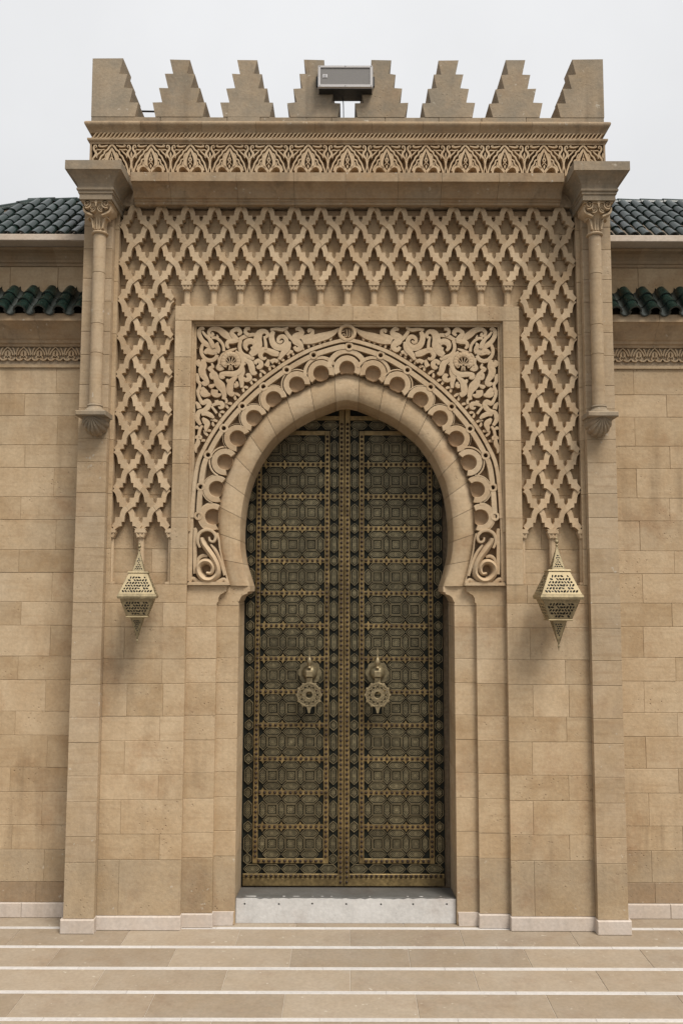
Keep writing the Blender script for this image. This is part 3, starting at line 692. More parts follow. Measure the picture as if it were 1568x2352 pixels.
# ---- end blocks, capitals, columns
BP=[(0,7.60),(0,7.655),(.004,7.662),(.012,7.665),(.012,7.69),(.026,7.696),(.026,7.714),(.016,7.722),(.016,7.735),(.022,7.765),(.04,7.80),(.07,7.838),(.10,7.862),(.112,7.872),(.122,7.873),(.122,7.97),(0,7.972)]
def spiral(cx,cz,r0,r1,turns,a0,n=26,w0=.012,w1=.022):
    return [(cx+(r0+(r1-r0)*i/n)*math.cos(a0+turns*2*math.pi*i/n),cz+(r0+(r1-r0)*i/n)*math.sin(a0+turns*2*math.pi*i/n),w0+(w1-w0)*i/n) for i in range(n+1)]
for s in (-1,1):
    X=2.668*s; h=.172
    b=MB().sweep([(X-h,.2),(X-h,-.385),(X+h,-.385),(X+h,.2)],BP)
    b.box(X-h-.001,X+h+.001,-.386,.2,7.601,7.60+.02)
    b.box(X-h-.11,X+h+.11,-.49,.2,7.9,7.9705)
    eb=b.build('end_block','weath',gate)
    CY=-.19
    col=MB().lathe([(.066,7.285),(.066,7.0)],X,CY,n=20)
    pa=None
    zs=[7.285,6.86,6.30,5.98,5.43]
    core=MB().lathe([(.06,7.3),(.06,5.4)],X,CY,n=16).build('column','mortar',gate)
    for a,b2 in zip(zs,zs[1:]):
        MB().lathe([(.062,a-.001),(.066,a-.005),(.0665,b2+.005),(.062,b2+.001)],X,CY,n=22).build('column_drum','pilas',core,smooth=True)
    # capital
    c=MB(); n=24; rows=[]
    prf=[(7.312,.072,0),(7.40,.070,0),(7.45,.078,.15),(7.49,.105,.5),(7.53,.135,.85),(7.555,.148,1),(7.60,.150,1)]
    for z,r,sq in prf:
        row=[]
        for i in range(n):
            a=2*math.pi*i/n; cxx,cyy=math.cos(a),math.sin(a); m=max(abs(cxx),abs(cyy))
            k=(1-sq)+sq*min(1.32,1/m); row.append((X+r*k*cxx,CY+r*k*cyy,z))
        rows.append(row)
    vs=[v for r_ in rows for v in r_]; fs=[(j*n+i,j*n+(i+1)%n,(j+1)*n+(i+1)%n,(j+1)*n+i) for j in range(len(rows)-1) for i in range(n)]
    c.add(vs,fs)
    yq=CY-.150
    for u in (-1,1):
        c.strip([(X+u*p[0],p[1],p[2]) for p in spiral(.098,7.566,.006,.046,1.6,R(80),26,.009,.017)],yq+.03,yq-.018,.35,1,smooth=False)
        c.strip([(X+u*p[0],p[1],p[2]) for p in spiral(.043,7.522,.005,.036,1.5,R(120),24,.008,.014)],yq+.05,yq-.004,.35,1,smooth=False)
        c.strip([(X+u*.145,7.55,.02),(X+u*.135,7.50,.03),(X+u*.095,7.475,.03),(X+u*.05,7.455,.024)],yq+.09,yq+.012,.35,3)
        c.strip([(X+u*.115,7.43,.015),(X+u*.09,7.455,.028),(X+u*.065,7.42,.024),(X+u*.05,7.33,.02)],CY-.02,CY-.088,.35,3)
    for u in (-.045,-.015,.015,.045):
        c.strip([(X+u*.9,7.325,.022),(X+u,7.40,.022),(X+u*1.15,7.455,.02)],CY-.03,CY-.086+abs(u)*.35,.3,3)
    c.prism([(X-.014,7.60),(X+.014,7.60),(X+.014,7.575),(X+.006,7.562),(X+.004,7.535),(X-.004,7.535),(X-.006,7.562),(X-.014,7.575)],yq-.03,yq+.05)
    c.box(X-.155,X+.155,CY-.168,CY+.1,7.584,7.6015)
    c.lathe([(.066,7.283),(.084,7.288),(.090,7.298),(.084,7.309),(.07,7.313)],X,CY,n=22)
    c.build('capital','carved',core,smooth=True)
    # base, slab and scallop corbel
    c=MB().lathe([(.066,5.432),(.078,5.424),(.082,5.412),(.076,5.402),(.08,5.388),(.10,5.368),(.118,5.35),(.122,5.336)],X,CY,n=22)
    c.build('column_base','weath',core,smooth=True)
    MB().block(X-.158,X+.158,-.352,-.08,5.285,5.336,.008).build('bracket_slab','weath',core)
    c=MB(); nf,ns=72,10; 
    for j in range(ns+1):
        ps=R(92)*j/ns
        for i in range(nf+1):
            ph=math.pi+math.pi*i/nf; rib_=abs(math.cos(8.0*(ph-math.pi)))**.7
            k=1-.085*(1-rib_)*min(1,math.sin(ps)*2)
            c.v.append((X+.143*math.sin(ps)*math.cos(ph)*k, -.10-.215*max(0.,math.cos(ps))**.6*k, 5.285+.19*math.sin(ps)*math.sin(ph)*k))
    for j in range(ns):
        for i in range(nf): c.f.append((j*(nf+1)+i,j*(nf+1)+i+1,(j+1)*(nf+1)+i+1,(j+1)*(nf+1)+i)); c.m.append(0)
    c.build('scallop_bracket','weath',core)

# ---- carved frieze above the cornice
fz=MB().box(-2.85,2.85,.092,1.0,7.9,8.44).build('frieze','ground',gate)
q=.000786; F0=8.425
def fs_(mb,l,wscale=1.0,yf=.0): mb.strip([(x*q,-(y-340)*q,wd*q*wscale*.86) for x,y,wd in l],.095,yf,.14,3)
mot=MB()
for u in (-1,1):
    def P(l): return [(u*x,y,wd) for x,y,wd in l]
    fs_(mot,P([(0,398,16),(22,450,44),(58,530,58),(74,600,60),(62,665,54),(18,725,44),(0,760,40)]))
    fs_(mot,P([(40,690,44),(100,660,42),(150,680,38),(172,730,36),(170,800,34)]))
    fs_(mot,P([(0,352,30),(38,385,34),(62,425,30),(98,448,30),(112,490,28),(150,525,30),(168,570,28),(200,620,28),(214,670,28),(236,730,28),(240,800,30)]))
    fs_(mot,P([(58,470,12),(84,505,24),(92,555,24),(128,575,26),(140,625,24),(176,668,26),(196,730,24)]))
    fs_(mot,P([(104,420,14),(150,430,18),(200,424,18),(222,440,14)])); 
    fs_(mot,P([(60,360,14),(100,372,26),(150,378,26),(190,368,20),(176,352,14),(160,362,10)]))
    fs_(mot,P([(140,440,14),(170,470,24),(205,505,20),(214,545,14)]))
    fs_(mot,P([(110,600,14),(108,640,22),(130,660,18)]))
    # split leaf shared with the neighbour
    fs_(mot,P([(278,570,18),(232,510,40),(224,470,40),(256,420,34),(254,372,26),(226,360,22),(218,384,16),(236,392,10)]))
    fs_(mot,P([(262,560,22),(278,640,26),(262,720,18),(256,800,16)]))
    fs_(mot,P([(0,520,10),(18,570,22),(0,600,16)])); fs_(mot,P([(0,600,14),(30,640,10)]))
fs_(mot,[(0,640,6),(0,665,34),(0,694,6)]); fs_(mot,[(0,480,6),(0,520,20),(0,560,10)]); fs_(mot,[(278,455,6),(278,500,34),(278,545,6)])
mme=mot.mesh('frieze_palmette','carved')
for k in range(-6,7): inst(mme,'frieze_palmette',fz,(k*.437,jit(.002),F0))
for s in (-1,1): MB().box(*( (2.848,2.868) if s>0 else (-2.868,-2.848)),-.002,1.0,7.9,8.43).build('frieze_end','cornice',fz)
MB().sweep([(-2.868,1.0),(-2.868,0),(2.868,0),(2.868,1.0)],[(-.11,8.424),(.004,8.424),(.006,8.44),(.02,8.452),(.026,8.462),(.026,8.482),(.0,8.49),(-.09,8.491)]).build('fillet_moulding','cornice',gate)
rb=MB().box(-2.85,2.85,.035,1.0,8.48,8.57).build('rope_band','ground',gate)
rp=MB().strip([(-.034,-.026,.016),(-.018,-.026,.02),(-.004,-.008,.022),(.006,.010,.022),(.02,.026,.02),(.036,.026,.014)],.036,-.004,.35,3,ridge=.3)
rme=rp.mesh('rope_twist','carved')
nr=126
for k in range(nr): inst(rme,'rope_twist',rb,(-2.84+5.68*(k+.5)/nr,jit(.001),8.523))
for a,b in zip([-2.868,-2.3,-1.62,-1.02,-.36,.27,.84,1.47,2.05],[-2.3,-1.62,-1.02,-.36,.27,.84,1.47,2.05,2.868]):
    path=[(a+.0012,0),(b-.0012,0)]
    if a<-2.8: path=[(-2.868,1.0),(-2.868,0),(b-.0012,0)]
    if b>2.8: path=[(a+.0012,0),(2.868,0),(2.868,1.0)]
    MB().sweep(path,[(-.05,8.552),(.0,8.552),(.008,8.566),(.02,8.59),(.04,8.612),(.052,8.628),(.056,8.645),(.05,8.662),(.036,8.672),(-.05,8.676)]).build('roll_moulding','cornice',rb,smooth=True)
# ---- parapet and stepped merlons
pp=MB().box(-2.85,2.85,.05,.40,8.66,8.752).build('parapet','mortar',gate)
xs=[-2.875,-2.1,-1.35,-.98,-.18,.42,1.02,1.5,2.0,2.875]
for i,(a,b) in enumerate(zip(xs,xs[1:])): MB().block(a+GAP,b-GAP,.03+jit(.003),.41,8.655,8.76,.006).build('parapet_stone','weath',pp)
T=.1695; Z0=8.762
TW=[(.262,.299),(.195,.232),(.130,.166),(.078,.113)]
def merlon(xc,corner=0):
    R_=[];L_=[]
    for k,(a,b) in enumerate(TW): R_+=[(xc+a,Z0+T*k),(xc+b,Z0+T*(k+1)-.004)]
    for k,(a,b) in enumerate(TW): L_+=[(xc-a,Z0+T*k),(xc-b,Z0+T*(k+1)-.004)]
    if corner>0: R_=[(2.875,Z0),(2.875,Z0+4*T+.012)]; L_[-1]=(L_[-1][0],Z0+4*T+.012)
    if corner<0: L_=[(-2.875,Z0),(-2.875,Z0+4*T+.012)]; R_[-1]=(R_[-1][0],Z0+4*T+.012)
    poly=[(x+jit(.004),z+(jit(.005) if z>Z0+.01 else 0)) for x,z in R_+list(reversed(L_))]
    b=MB().prism(poly,.03,.39)
    return b
for i in range(6): merlon(-1.89+.756*i).build('merlon','weath',pp)
merlon(-2.646,-1).build('merlon','weath',pp); merlon(2.646,1).build('merlon','weath',pp)
MB().box(-2.86,2.86,.76,1.5,0,8.66).build('back_wall','mortar',gate)

# ================================================================== threshold step
ts=thing('threshold_step','worn white marble step with drilled holes below the bronze door','step',(0,.4,0))
hol=[]
for x in (67,306,539,777,1020,1244,1480):
    X=draw(590+x/2.8,2260,.18)[0]; Z=draw(800,1850+1150/2.8,.18)[1]+jit(.004)
    hol.append([(X+.011*math.cos(2*math.pi*k/10),Z+.011*math.sin(2*math.pi*k/10)) for k in range(10)])
top=[]
n=46
for i in range(n+1): top.append((1.152-2.304*i/n,.252+jit(.004)-(.006 if random.random()<.2 else 0)))
b=MB().prism([(-1.152,.002),(1.152,.002)]+top,.18,.24,hol,back=False)
b.build('step_face','marble',ts)
b=MB().add([(-1.152,.205,.257),(1.152,.205,.257),(1.152,.62,.212),(-1.152,.62,.212)],[(0,1,2,3)])
for i in range(n): 
    b.add([(top[i][0],.181,top[i][1]),(top[i+1][0],.181,top[i+1][1]),(top[i+1][0],.206,.2575),(top[i][0],.206,.2575)],[(0,1,2,3)])
b.build('step_tread','tread',ts)
for h in hol:
    MB().prism(h,.235,.239,mi=0).build('hole_shade_disc','black',ts)  # black disc closing the hole, standing in for the shade inside


# ================================================================== bronze door
XS=-.026; DY=.62
def hexm(hw,hh,cut,kind):
    # medallion: raised frame, dark sunk field, pierced ornament; face at y=0, field at .016
    if kind=='sq': ol=[(-hw,-hh),(hw,-hh),(hw,hh),(-hw,hh)]
    elif kind=='v': ol=[(-hw,-hh+cut),(0,-hh),(hw,-hh+cut),(hw,hh-cut),(0,hh),(-hw,hh-cut)]
    else: ol=[(-hw+cut,-hh),(hw-cut,-hh),(hw,0),(hw-cut,hh),(-hw+cut,hh),(-hw,0)]
    b=MB(); n=len(ol)
    def sc(k): return [(x*(1-k/hw),z*(1-k/hh)) for x,z in ol]
    rings=[(sc(.0005),.016),(sc(.002),.000),(sc(.0080),.000),(sc(.0088),.020)]
    for j in range(3):
        a,ya=rings[j]; c,yc=rings[j+1]
        b.add([(x,ya,z) for x,z in a]+[(x,yc,z) for x,z in c],[(i,(i+1)%n,n+(i+1)%n,n+i) for i in range(n)],0)
    a,ya=rings[3]; b.add([(x,ya,z) for x,z in a],[tuple(range(n))],1)
    # pierced plate inside, with a dark gap round it
    g_=.0205; pl=[(x*(1-g_/hw),z*(1-g_/hh)) for x,z in ol]
    def inside(x,z,m):
        L=len(pl)
        for i in range(L):
            (x0,z0),(x1,z1)=pl[i],pl[(i+1)%L]; l=math.hypot(x1-x0,z1-z0)
            if ((x1-x0)*(z-z0)-(z1-z0)*(x-x0))/l<m: return False
        return True
    def bar(p,d,wd,y):
        # a bar through p along d, cut to the plate's outline
        t0,t1=-1.,1.
        for i in range(len(pl)):
            (x0,z0),(x1,z1)=pl[i],pl[(i+1)%len(pl)]; nx,nz=-(z1-z0),(x1-x0)
            den=d[0]*nx+d[1]*nz; num=(p[0]-x0)*nx+(p[1]-z0)*nz
            if abs(den)<1e-9:
                if num<0: return
                continue
            t=-num/den
            if den>0: t0=max(t0,t)
            else: t1=min(t1,t)
        if t1-t0<.004: return
        a=(p[0]+d[0]*t0,p[1]+d[1]*t0); c=(p[0]+d[0]*t1,p[1]+d[1]*t1); nx,nz=-d[1]*wd/2,d[0]*wd/2
        q=[(a[0]+nx,a[1]+nz),(c[0]+nx,c[1]+nz),(c[0]-nx,c[1]-nz),(a[0]-nx,a[1]-nz)]
        b.add([(x,y,z) for x,z in q],[(0,1,2,3)],2)
    sp_=.0205; k_=math.sqrt(.5)
    for i in range(-9,10):
        bar((i*sp_*k_*1.414+sp_*.5,0),(k_,k_),.0036,.007); bar((i*sp_*k_*1.414+sp_*.5,0),(k_,-k_),.0036,.0068)
    L=len(pl); inn=[(x*.93,z*.93) for x,z in pl]
    b.add([(x,.0064,z) for x,z in pl]+[(x,.0064,z) for x,z in inn],[(i,(i+1)%L,L+(i+1)%L,L+i) for i in range(L)],2)
    for m_ in range(8):
        t=2*math.pi*m_/8; r_=.011; x,z=r_*math.cos(t),r_*math.sin(t); c,d_=math.cos(t),math.sin(t)
        b.add([(x+c*.008,.006,z+d_*.008),(x-d_*.0036,.006,z+c*.0036),(x-c*.008,.006,z-d_*.008),(x+d_*.0036,.006,z-c*.0036)],[(0,1,2,3)],2)
    return b
DM=['bronze','patina','filig']
ME_sq=hexm(.058,.060,0,'sq').mesh('square_boss',DM)
ME_v=hexm(.046,.094,.042,'v').mesh('upright_cartouche',DM)
ME_h=hexm(.102,.050,.046,'h').mesh('level_cartouche',DM)
ME_vs=hexm(.046,.062,.036,'v').mesh('small_cartouche',DM)
ME_vb=hexm(.046,.102,.042,'v').mesh('border_cartouche',DM)
sb=MB().lathe([(.017,.0),(.015,-.008),(.009,-.014),(.0,-.016)],0,0,0,8,axis='Y'); ME_st=sb.meshs('stud','stud',True)
ZR=[.493+.3683*i for i in range(14)]
for s,lab in ((-1,'left leaf of the studded bronze double door'),(1,'right leaf of the studded bronze double door')):
    d=thing('door_leaf',lab,'door',(XS+s*.57,DY+.03,.23),group='bronze door leaves')
    gx=lambda a:XS+s*a
    bd=lambda a,b:(min(gx(a),gx(b)),max(gx(a),gx(b)))
    MB().box(*bd(.006,1.135 if s<0 else 1.12),DY+.018,DY+.08,.222,5.62).build('door_panel','patina',d)
    # brass straps
    for a,wd,z0,z1 in ((.034,.060,.226,5.62),(.197,.058,.465,5.305),(.978,.056,.465,5.305)):
        MB().block(*bd(a-wd/2,a+wd/2),DY-.002,DY+.03,z0,z1,.004).build('brass_strap','brass',d)
    for i,z in enumerate(ZR):
        if i in (0,13):
            MB().block(*bd(.2235,.951),DY-.001,DY+.03,z-.026,z+.026,.004).build('brass_strap','brass',d)
        else:
            up=[];lo=[]
            pts=[.224]
            poly=[(.226,z-.012),(.226,z+.012)]
            for c_ in (.272,.4825,.69,.90):
                poly+=[(c_-.046,z+.024),(c_-.016,z+.026),(c_,z+.056),(c_+.016,z+.026),(c_+.04,z+.024)]
            poly+=[(.95,z+.012),(.95,z-.012)]
            for c_ in (.90,.69,.4825,.272):
                poly+=[(c_+.04,z-.024),(c_+.016,z-.026),(c_,z-.056),(c_-.016,z-.026),(c_-.046,z-.024)]
            MB().prism([(gx(x),y) for x,y in poly],DY+.001,DY+.03,back=False).build('brass_strap','brass',d)
    for i in range(13):
        zm=ZR[i]+.184
        for a in (.377,.586,.795):
            inst(ME_sq,'square_boss',d,(gx(a),DY+jit(.001),zm))
            for u in (-1,1): inst(ME_h,'level_cartouche',d,(gx(a),DY+jit(.001),zm+u*.1125))
        for a in (.272,.4815,.6905,.90): inst(ME_v,'upright_cartouche',d,(gx(a),DY+jit(.001),zm))
        for a in (.116,1.062):
            inst(ME_vb,'border_cartouche',d,(gx(a),DY+jit(.001),zm))
            inst(ME_vs,'small_cartouche',d,(gx(a),DY+jit(.001),ZR[i]+(.0 if i else .02)))
    for a in (.272-.105,.377,.586,.795,.795+.21): inst(ME_h,'level_cartouche',d,(gx(a),DY+jit(.001),.408))
    for a in (.272-.105,.377,.586,.795,.795+.21): inst(ME_h,'level_cartouche',d,(gx(a),DY+jit(.001),5.373))
    MB().block(*bd(.062,1.11),DY-.001,DY+.03,5.43,5.48,.004).build('brass_strap','brass',d)
    for a in (.116,1.062): inst(ME_vs,'small_cartouche',d,(gx(a),DY,5.28))
    # kick plate
    MB().block(*bd(.062,1.11),DY-.003,DY+.03,.315,.356,.004).build('brass_strap','brass',d)
    MB().block(*bd(.062,1.11),DY-.0,DY+.03,.226,.313,.004).build('kick_plate','brass',d)
    # studs: the larger-showing ones one by one, the rest together
    rest=MB()
    for i,z in enumerate(ZR):
        for k in range(13): 
            if i<13: inst(ME_st,'stud',d,(gx(.247+.0575*k),DY+(.001 if i else -.002),z))
    z=.27
    while z<5.4:
        inst(ME_st,'stud',d,(gx(.034),DY-.003,z)); z+=.0527
    for a in (.198,.977):
        z=.545
        while z<5.28:
            rest.lathe([(.017,.0),(.015,-.008),(.009,-.014),(.0,-.016)],gx(a),DY-.003,z,8,axis='Y'); z+=.0527
    for k in range(19): rest.lathe([(.017,.0),(.015,-.008),(.009,-.014),(.0,-.016)],gx(.09+.0545*k),DY-.004,.336,8,axis='Y')
    ro=rest.build('stud_rows','stud',d,smooth=True); ro['kind']='stuff'
    # knocker
    kx=gx(.385 if s<0 else .372); kz=2.55
    n=8
    foil=[]
    for i in range(64):
        t=2*math.pi*i/64; r_=.118+.014*abs(math.cos(4*t)); foil.append((kx+r_*math.cos(t),kz+r_*math.sin(t)))
    kn=MB().prism(foil,DY-.03,DY,mi=0).build('door_knocker','bronze',d)
    MB().lathe([(.088,0),(.086,-.03),(.07,-.06),(.04,-.08),(0,-.086)],kx,DY-.03,kz,20,axis='Y').build('boss','bronze',kn,smooth=True)
    MB().lathe([(.012,2.60),(.028,2.615),(.014,2.63),(.016,2.636),(.028,2.66),(.030,2.68),(.024,2.705),(.014,2.722),(.008,2.74),(.005,2.79),(.008,2.8),(.004,2.812),(.001,2.86)],kx,DY-.12,n=12).build('finial','kbrass',kn,smooth=True)
    hb=MB().block(kx-.038,kx+.038,DY-.155,DY-.05,2.515,2.582,.006); hb.lathe([(.022,-.04),(.022,.04)],kx,DY-.12,2.50,8,axis='Y'); hb.block(kx-.034,kx+.034,DY-.14,DY-.09,2.43,2.51,.006)
    hb.build('hinge','kbrass',kn)
    dk=MB(); cz=2.318; y0,y1=DY-.15,DY-.128
    dk.ringarc(kx,cz,.036,.056,0,2*math.pi,y1,y0,20,.003); 
    dk.ringarc(kx,cz,.116,.135,0,2*math.pi,y1,y0,32,.003)
    for i in range(12):
        t=2*math.pi*i/12; dk.lathe([(.017,0),(.012,-.01),(0,-.013)],kx+.134*math.cos(t),y0+.012,cz+.134*math.sin(t),8,axis='Y')
        for st_ in (4,):
            t2=t+2*math.pi*st_/12
            dk.strip([(kx+.122*math.cos(t),cz+.122*math.sin(t),.012),(kx+.122*math.cos(t2),cz+.122*math.sin(t2),.012)],y1,y0+.001*(i%3),.2,1,smooth=False)
        t3=t+R(15); dk.strip([(kx+.095*math.cos(t3),cz+.095*math.sin(t3),.012),(kx+.118*math.cos(t3),cz+.118*math.sin(t3),.014)],y1,y0,.2,1,smooth=False)
    dk.prism([(kx-.03,cz-.125),(kx+.03,cz-.125),(kx+.016,cz-.165),(kx+.012,cz-.19),(kx,cz-.202),(kx-.012,cz-.19),(kx-.016,cz-.165)],y0,y1)
    dk.build('pierced_disc','kbrass',kn)
    MB().block(kx-.05,kx+.05,DY-.015,DY+.01,2.09,2.20,.006).build('strike_plate','patina',kn)

# ================================================================== lanterns
def lantern(loc,k,rot,label):
    t=thing('lantern',label,'lantern',loc,group='pierced brass lanterns')
    t.rotation_euler=(0,0,rot)
    def put(mb,name,mat,smooth=False,parent=None):
        me=mb.meshs(name,mat,smooth); o=bpy.data.objects.new(name,me); COL.objects.link(o); o.parent=parent or t; return o
    e=.000957*k
    lv=[(1188,4,'spire'),(1443,72,None),(1462,110,'crown'),(1698,208,None),(1752,190,'bowl'),(1955,118,None),(1975,74,'tip'),(2225,4,None)]
    Z=lambda y:(1725-y)*e
    def face(z0,h0,z1,h1,pat):
        hw=lambda v:h0+(h1-h0)*v
        H=z0-z1; base=[(-h0,0),(h0,0),(h1,-H),(-h1,-H)]
        fr=.012*k+.05*max(h0,h1)
        holes=[]
        def hole(u,v,l,wd,ang):
            cx_=u*hw(v); cz_=-v*H
            c,s_=math.cos(ang),math.sin(ang)
            pts=[(l,0),(.3*l,wd),(-.6*l,wd*.8),(-l,0),(-.6*l,-wd*.8),(.3*l,-wd)]
            q=[(cx_+c*a_-s_*b_,cz_+s_*a_+c*b_) for a_,b_ in pts]
            for x,z in q:
                vv=-z/H
                if vv<fr*.6/H+.01 or vv>1-fr*.6/H-.01 or abs(x)>hw(vv)-fr*.8: return
            for o in holes:
                for x,z in q:
                    if min((x-a_)**2+(z-b_)**2 for a_,b_ in o)<(.0030*k)**2: return
            holes.append(q)
        g=.030*k if pat=='big' else .022*k
        rows_=int(H/g)
        for j in range(rows_+1):
            v=(j+.5)*g/H
            if v>=1: break
            m_=int(hw(v)/g)+1
            for i in range(-m_,m_+1):
                x=(i+.5*(j%2))*g
                hole(x/max(.006,hw(v)),v,g*(.60 if (i+j)%3 else .45),g*(.34 if (i*2+j)%5 else .26),(.8 if (x>0)==(j%2==0) else 2.34)+(.5 if i%3==0 else 0))
        b=MB().prism(base,0,.004,holes)
        # lean the plate onto the pyramid's side
        sl=math.hypot(H,h1-h0)
        b.v=[(x,-(h0+(h1-h0)*(-z/H))+y,z0+z) for x,y,z in b.v]
        return b
    for i in range(0,8,2):
        y0,h0,nm=lv[i]; y1,h1,_=lv[i+1]
        fb=face(Z(y0),h0*e,Z(y1),h1*e,'big' if nm in('crown','bowl') else 'small')
        me=fb.mesh('pierced_panel','lbrass')
        for q_ in range(4):
            o=bpy.data.objects.new('pierced_panel',me); COL.objects.link(o); o.parent=t; o.rotation_euler=(0,0,q_*math.pi/2)
    def rim(y0,y1,h,nm='rim'):
        b=MB(); a=h*e; zt,zb=Z(y0),Z(y1); m=(zt+zb)/2
        path=[(-a,-a),(a,-a),(a,a),(-a,a)]
        ol=[(a,zb),(a+.006,m),(a,zt)]
        b.add([(x*(a+d_)/a,y*(a+d_)/a,z) for d_,z in ((-.02,zb),(0,zb),(.007*k,m),(0,zt),(-.02,zt)) for x,y in path],
              [(j*4+i,j*4+(i+1)%4,(j+1)*4+(i+1)%4,(j+1)*4+i) for j in range(4) for i in range(4)])
        put(b,nm,'lbrass')
    rim(1700,1750,214); rim(1440,1462,112); rim(1955,1972,120)
    b=MB().lathe([(.004,Z(1195)),(.016*k,Z(1180)),(.008*k,Z(1168)),(.018*k,Z(1152)),(.022*k,Z(1142)),(.012*k,Z(1130)),(.006*k,Z(1118)),(.011*k,Z(1108)),(.005*k,Z(1100)),(.001,Z(1082))],0,0,n=10); put(b,'finial','lbrass',True)
    b=MB().lathe([(.004,Z(2220)),(.013*k,Z(2236)),(.013*k,Z(2244)),(.005*k,Z(2256)),(.007*k,Z(2264)),(.001,Z(2292))],0,0,n=10); put(b,'pendant_finial','lbrass',True)
    b=MB()
    for i in range(0,8,2):
        y0,h0,nm=lv[i]; y1,h1,_=lv[i+1]; a0,a1=h0*e*.86,h1*e*.86
        b.add([(x*a,y*a,z) for a,z in ((a0,Z(y0)),(a1,Z(y1))) for x,y in ((-1,-1),(1,-1),(1,1),(-1,1))],[(i_,(i_+1)%4,4+(i_+1)%4,4+i_) for i_ in range(4)])
    put(b,'shade_liner','liner')  # dark liner added so the openings read as shaded inside
    c_=math.cos(-rot); s_=math.sin(-rot); 
    L=-loc[1]+.05
    b=MB().tube([(0,0,Z(1725)),(s_*-L*.5,c_*L*.5,Z(1725)),(-s_*L,c_*L,Z(1725))],.012,8); put(b,'bracket_arm','lbrass')
    return t
lantern((-2.125,-.34,3.41),.912,R(9),'smaller pierced brass lantern on the left wall panel of the gate')
lantern((2.155,-.34,3.412),1.013,R(-2),'larger pierced brass lantern on the right wall panel of the gate')

# ================================================================== side buildings
def roofpt(X,Y): return 7.44+.78*(Y-.2)
tile=MB()
def barrel(r0,r1,L,th,n=8,a0=0,a1=math.pi):
    b=MB(); vs=[]
    for (r,y) in ((r0,0),(r1,L)):
        for i in range(n+1):
            a=a0+(a1-a0)*i/n; vs.append((r*math.cos(a),y,r*math.sin(a)))
    for i in range(n+1):
        a=a0+(a1-a0)*i/n; vs.append(((r0-th)*math.cos(a),0,(r0-th)*math.sin(a)))
    for i in range(n+1):
        a=a0+(a1-a0)*i/n; vs.append(((r0-th)*math.cos(a),L*.6,(r0-th)*math.sin(a)))
    m=n+1; f=[]
    for i in range(n): f+=[(i,i+1,m+i+1,m+i)]
    b.add(vs,f,0); b.add(vs,[(i,2*m+i,2*m+i+1,i+1) for i in range(n)]+[(2*m+i,3*m+i,3*m+i+1,2*m+i+1) for i in range(n)],1)
    return b
SLOPE=math.atan(.78)
T_up=barrel(.062,.046,.30,.017).meshs('roof_tile',['tile','tile_edge'],True)
T_ridge=barrel(.075,.062,.34,.014).meshs('ridge_tile',['tile','tile_edge'],True)
T_lo=barrel(.074,.058,.20,.017).meshs('eave_tile',['tile','tile_edge'],True)
T_pan=barrel(.066,.060,.30,.017,8,math.pi,2*math.pi).meshs('pan_tile',['tile','tile_edge'],True)
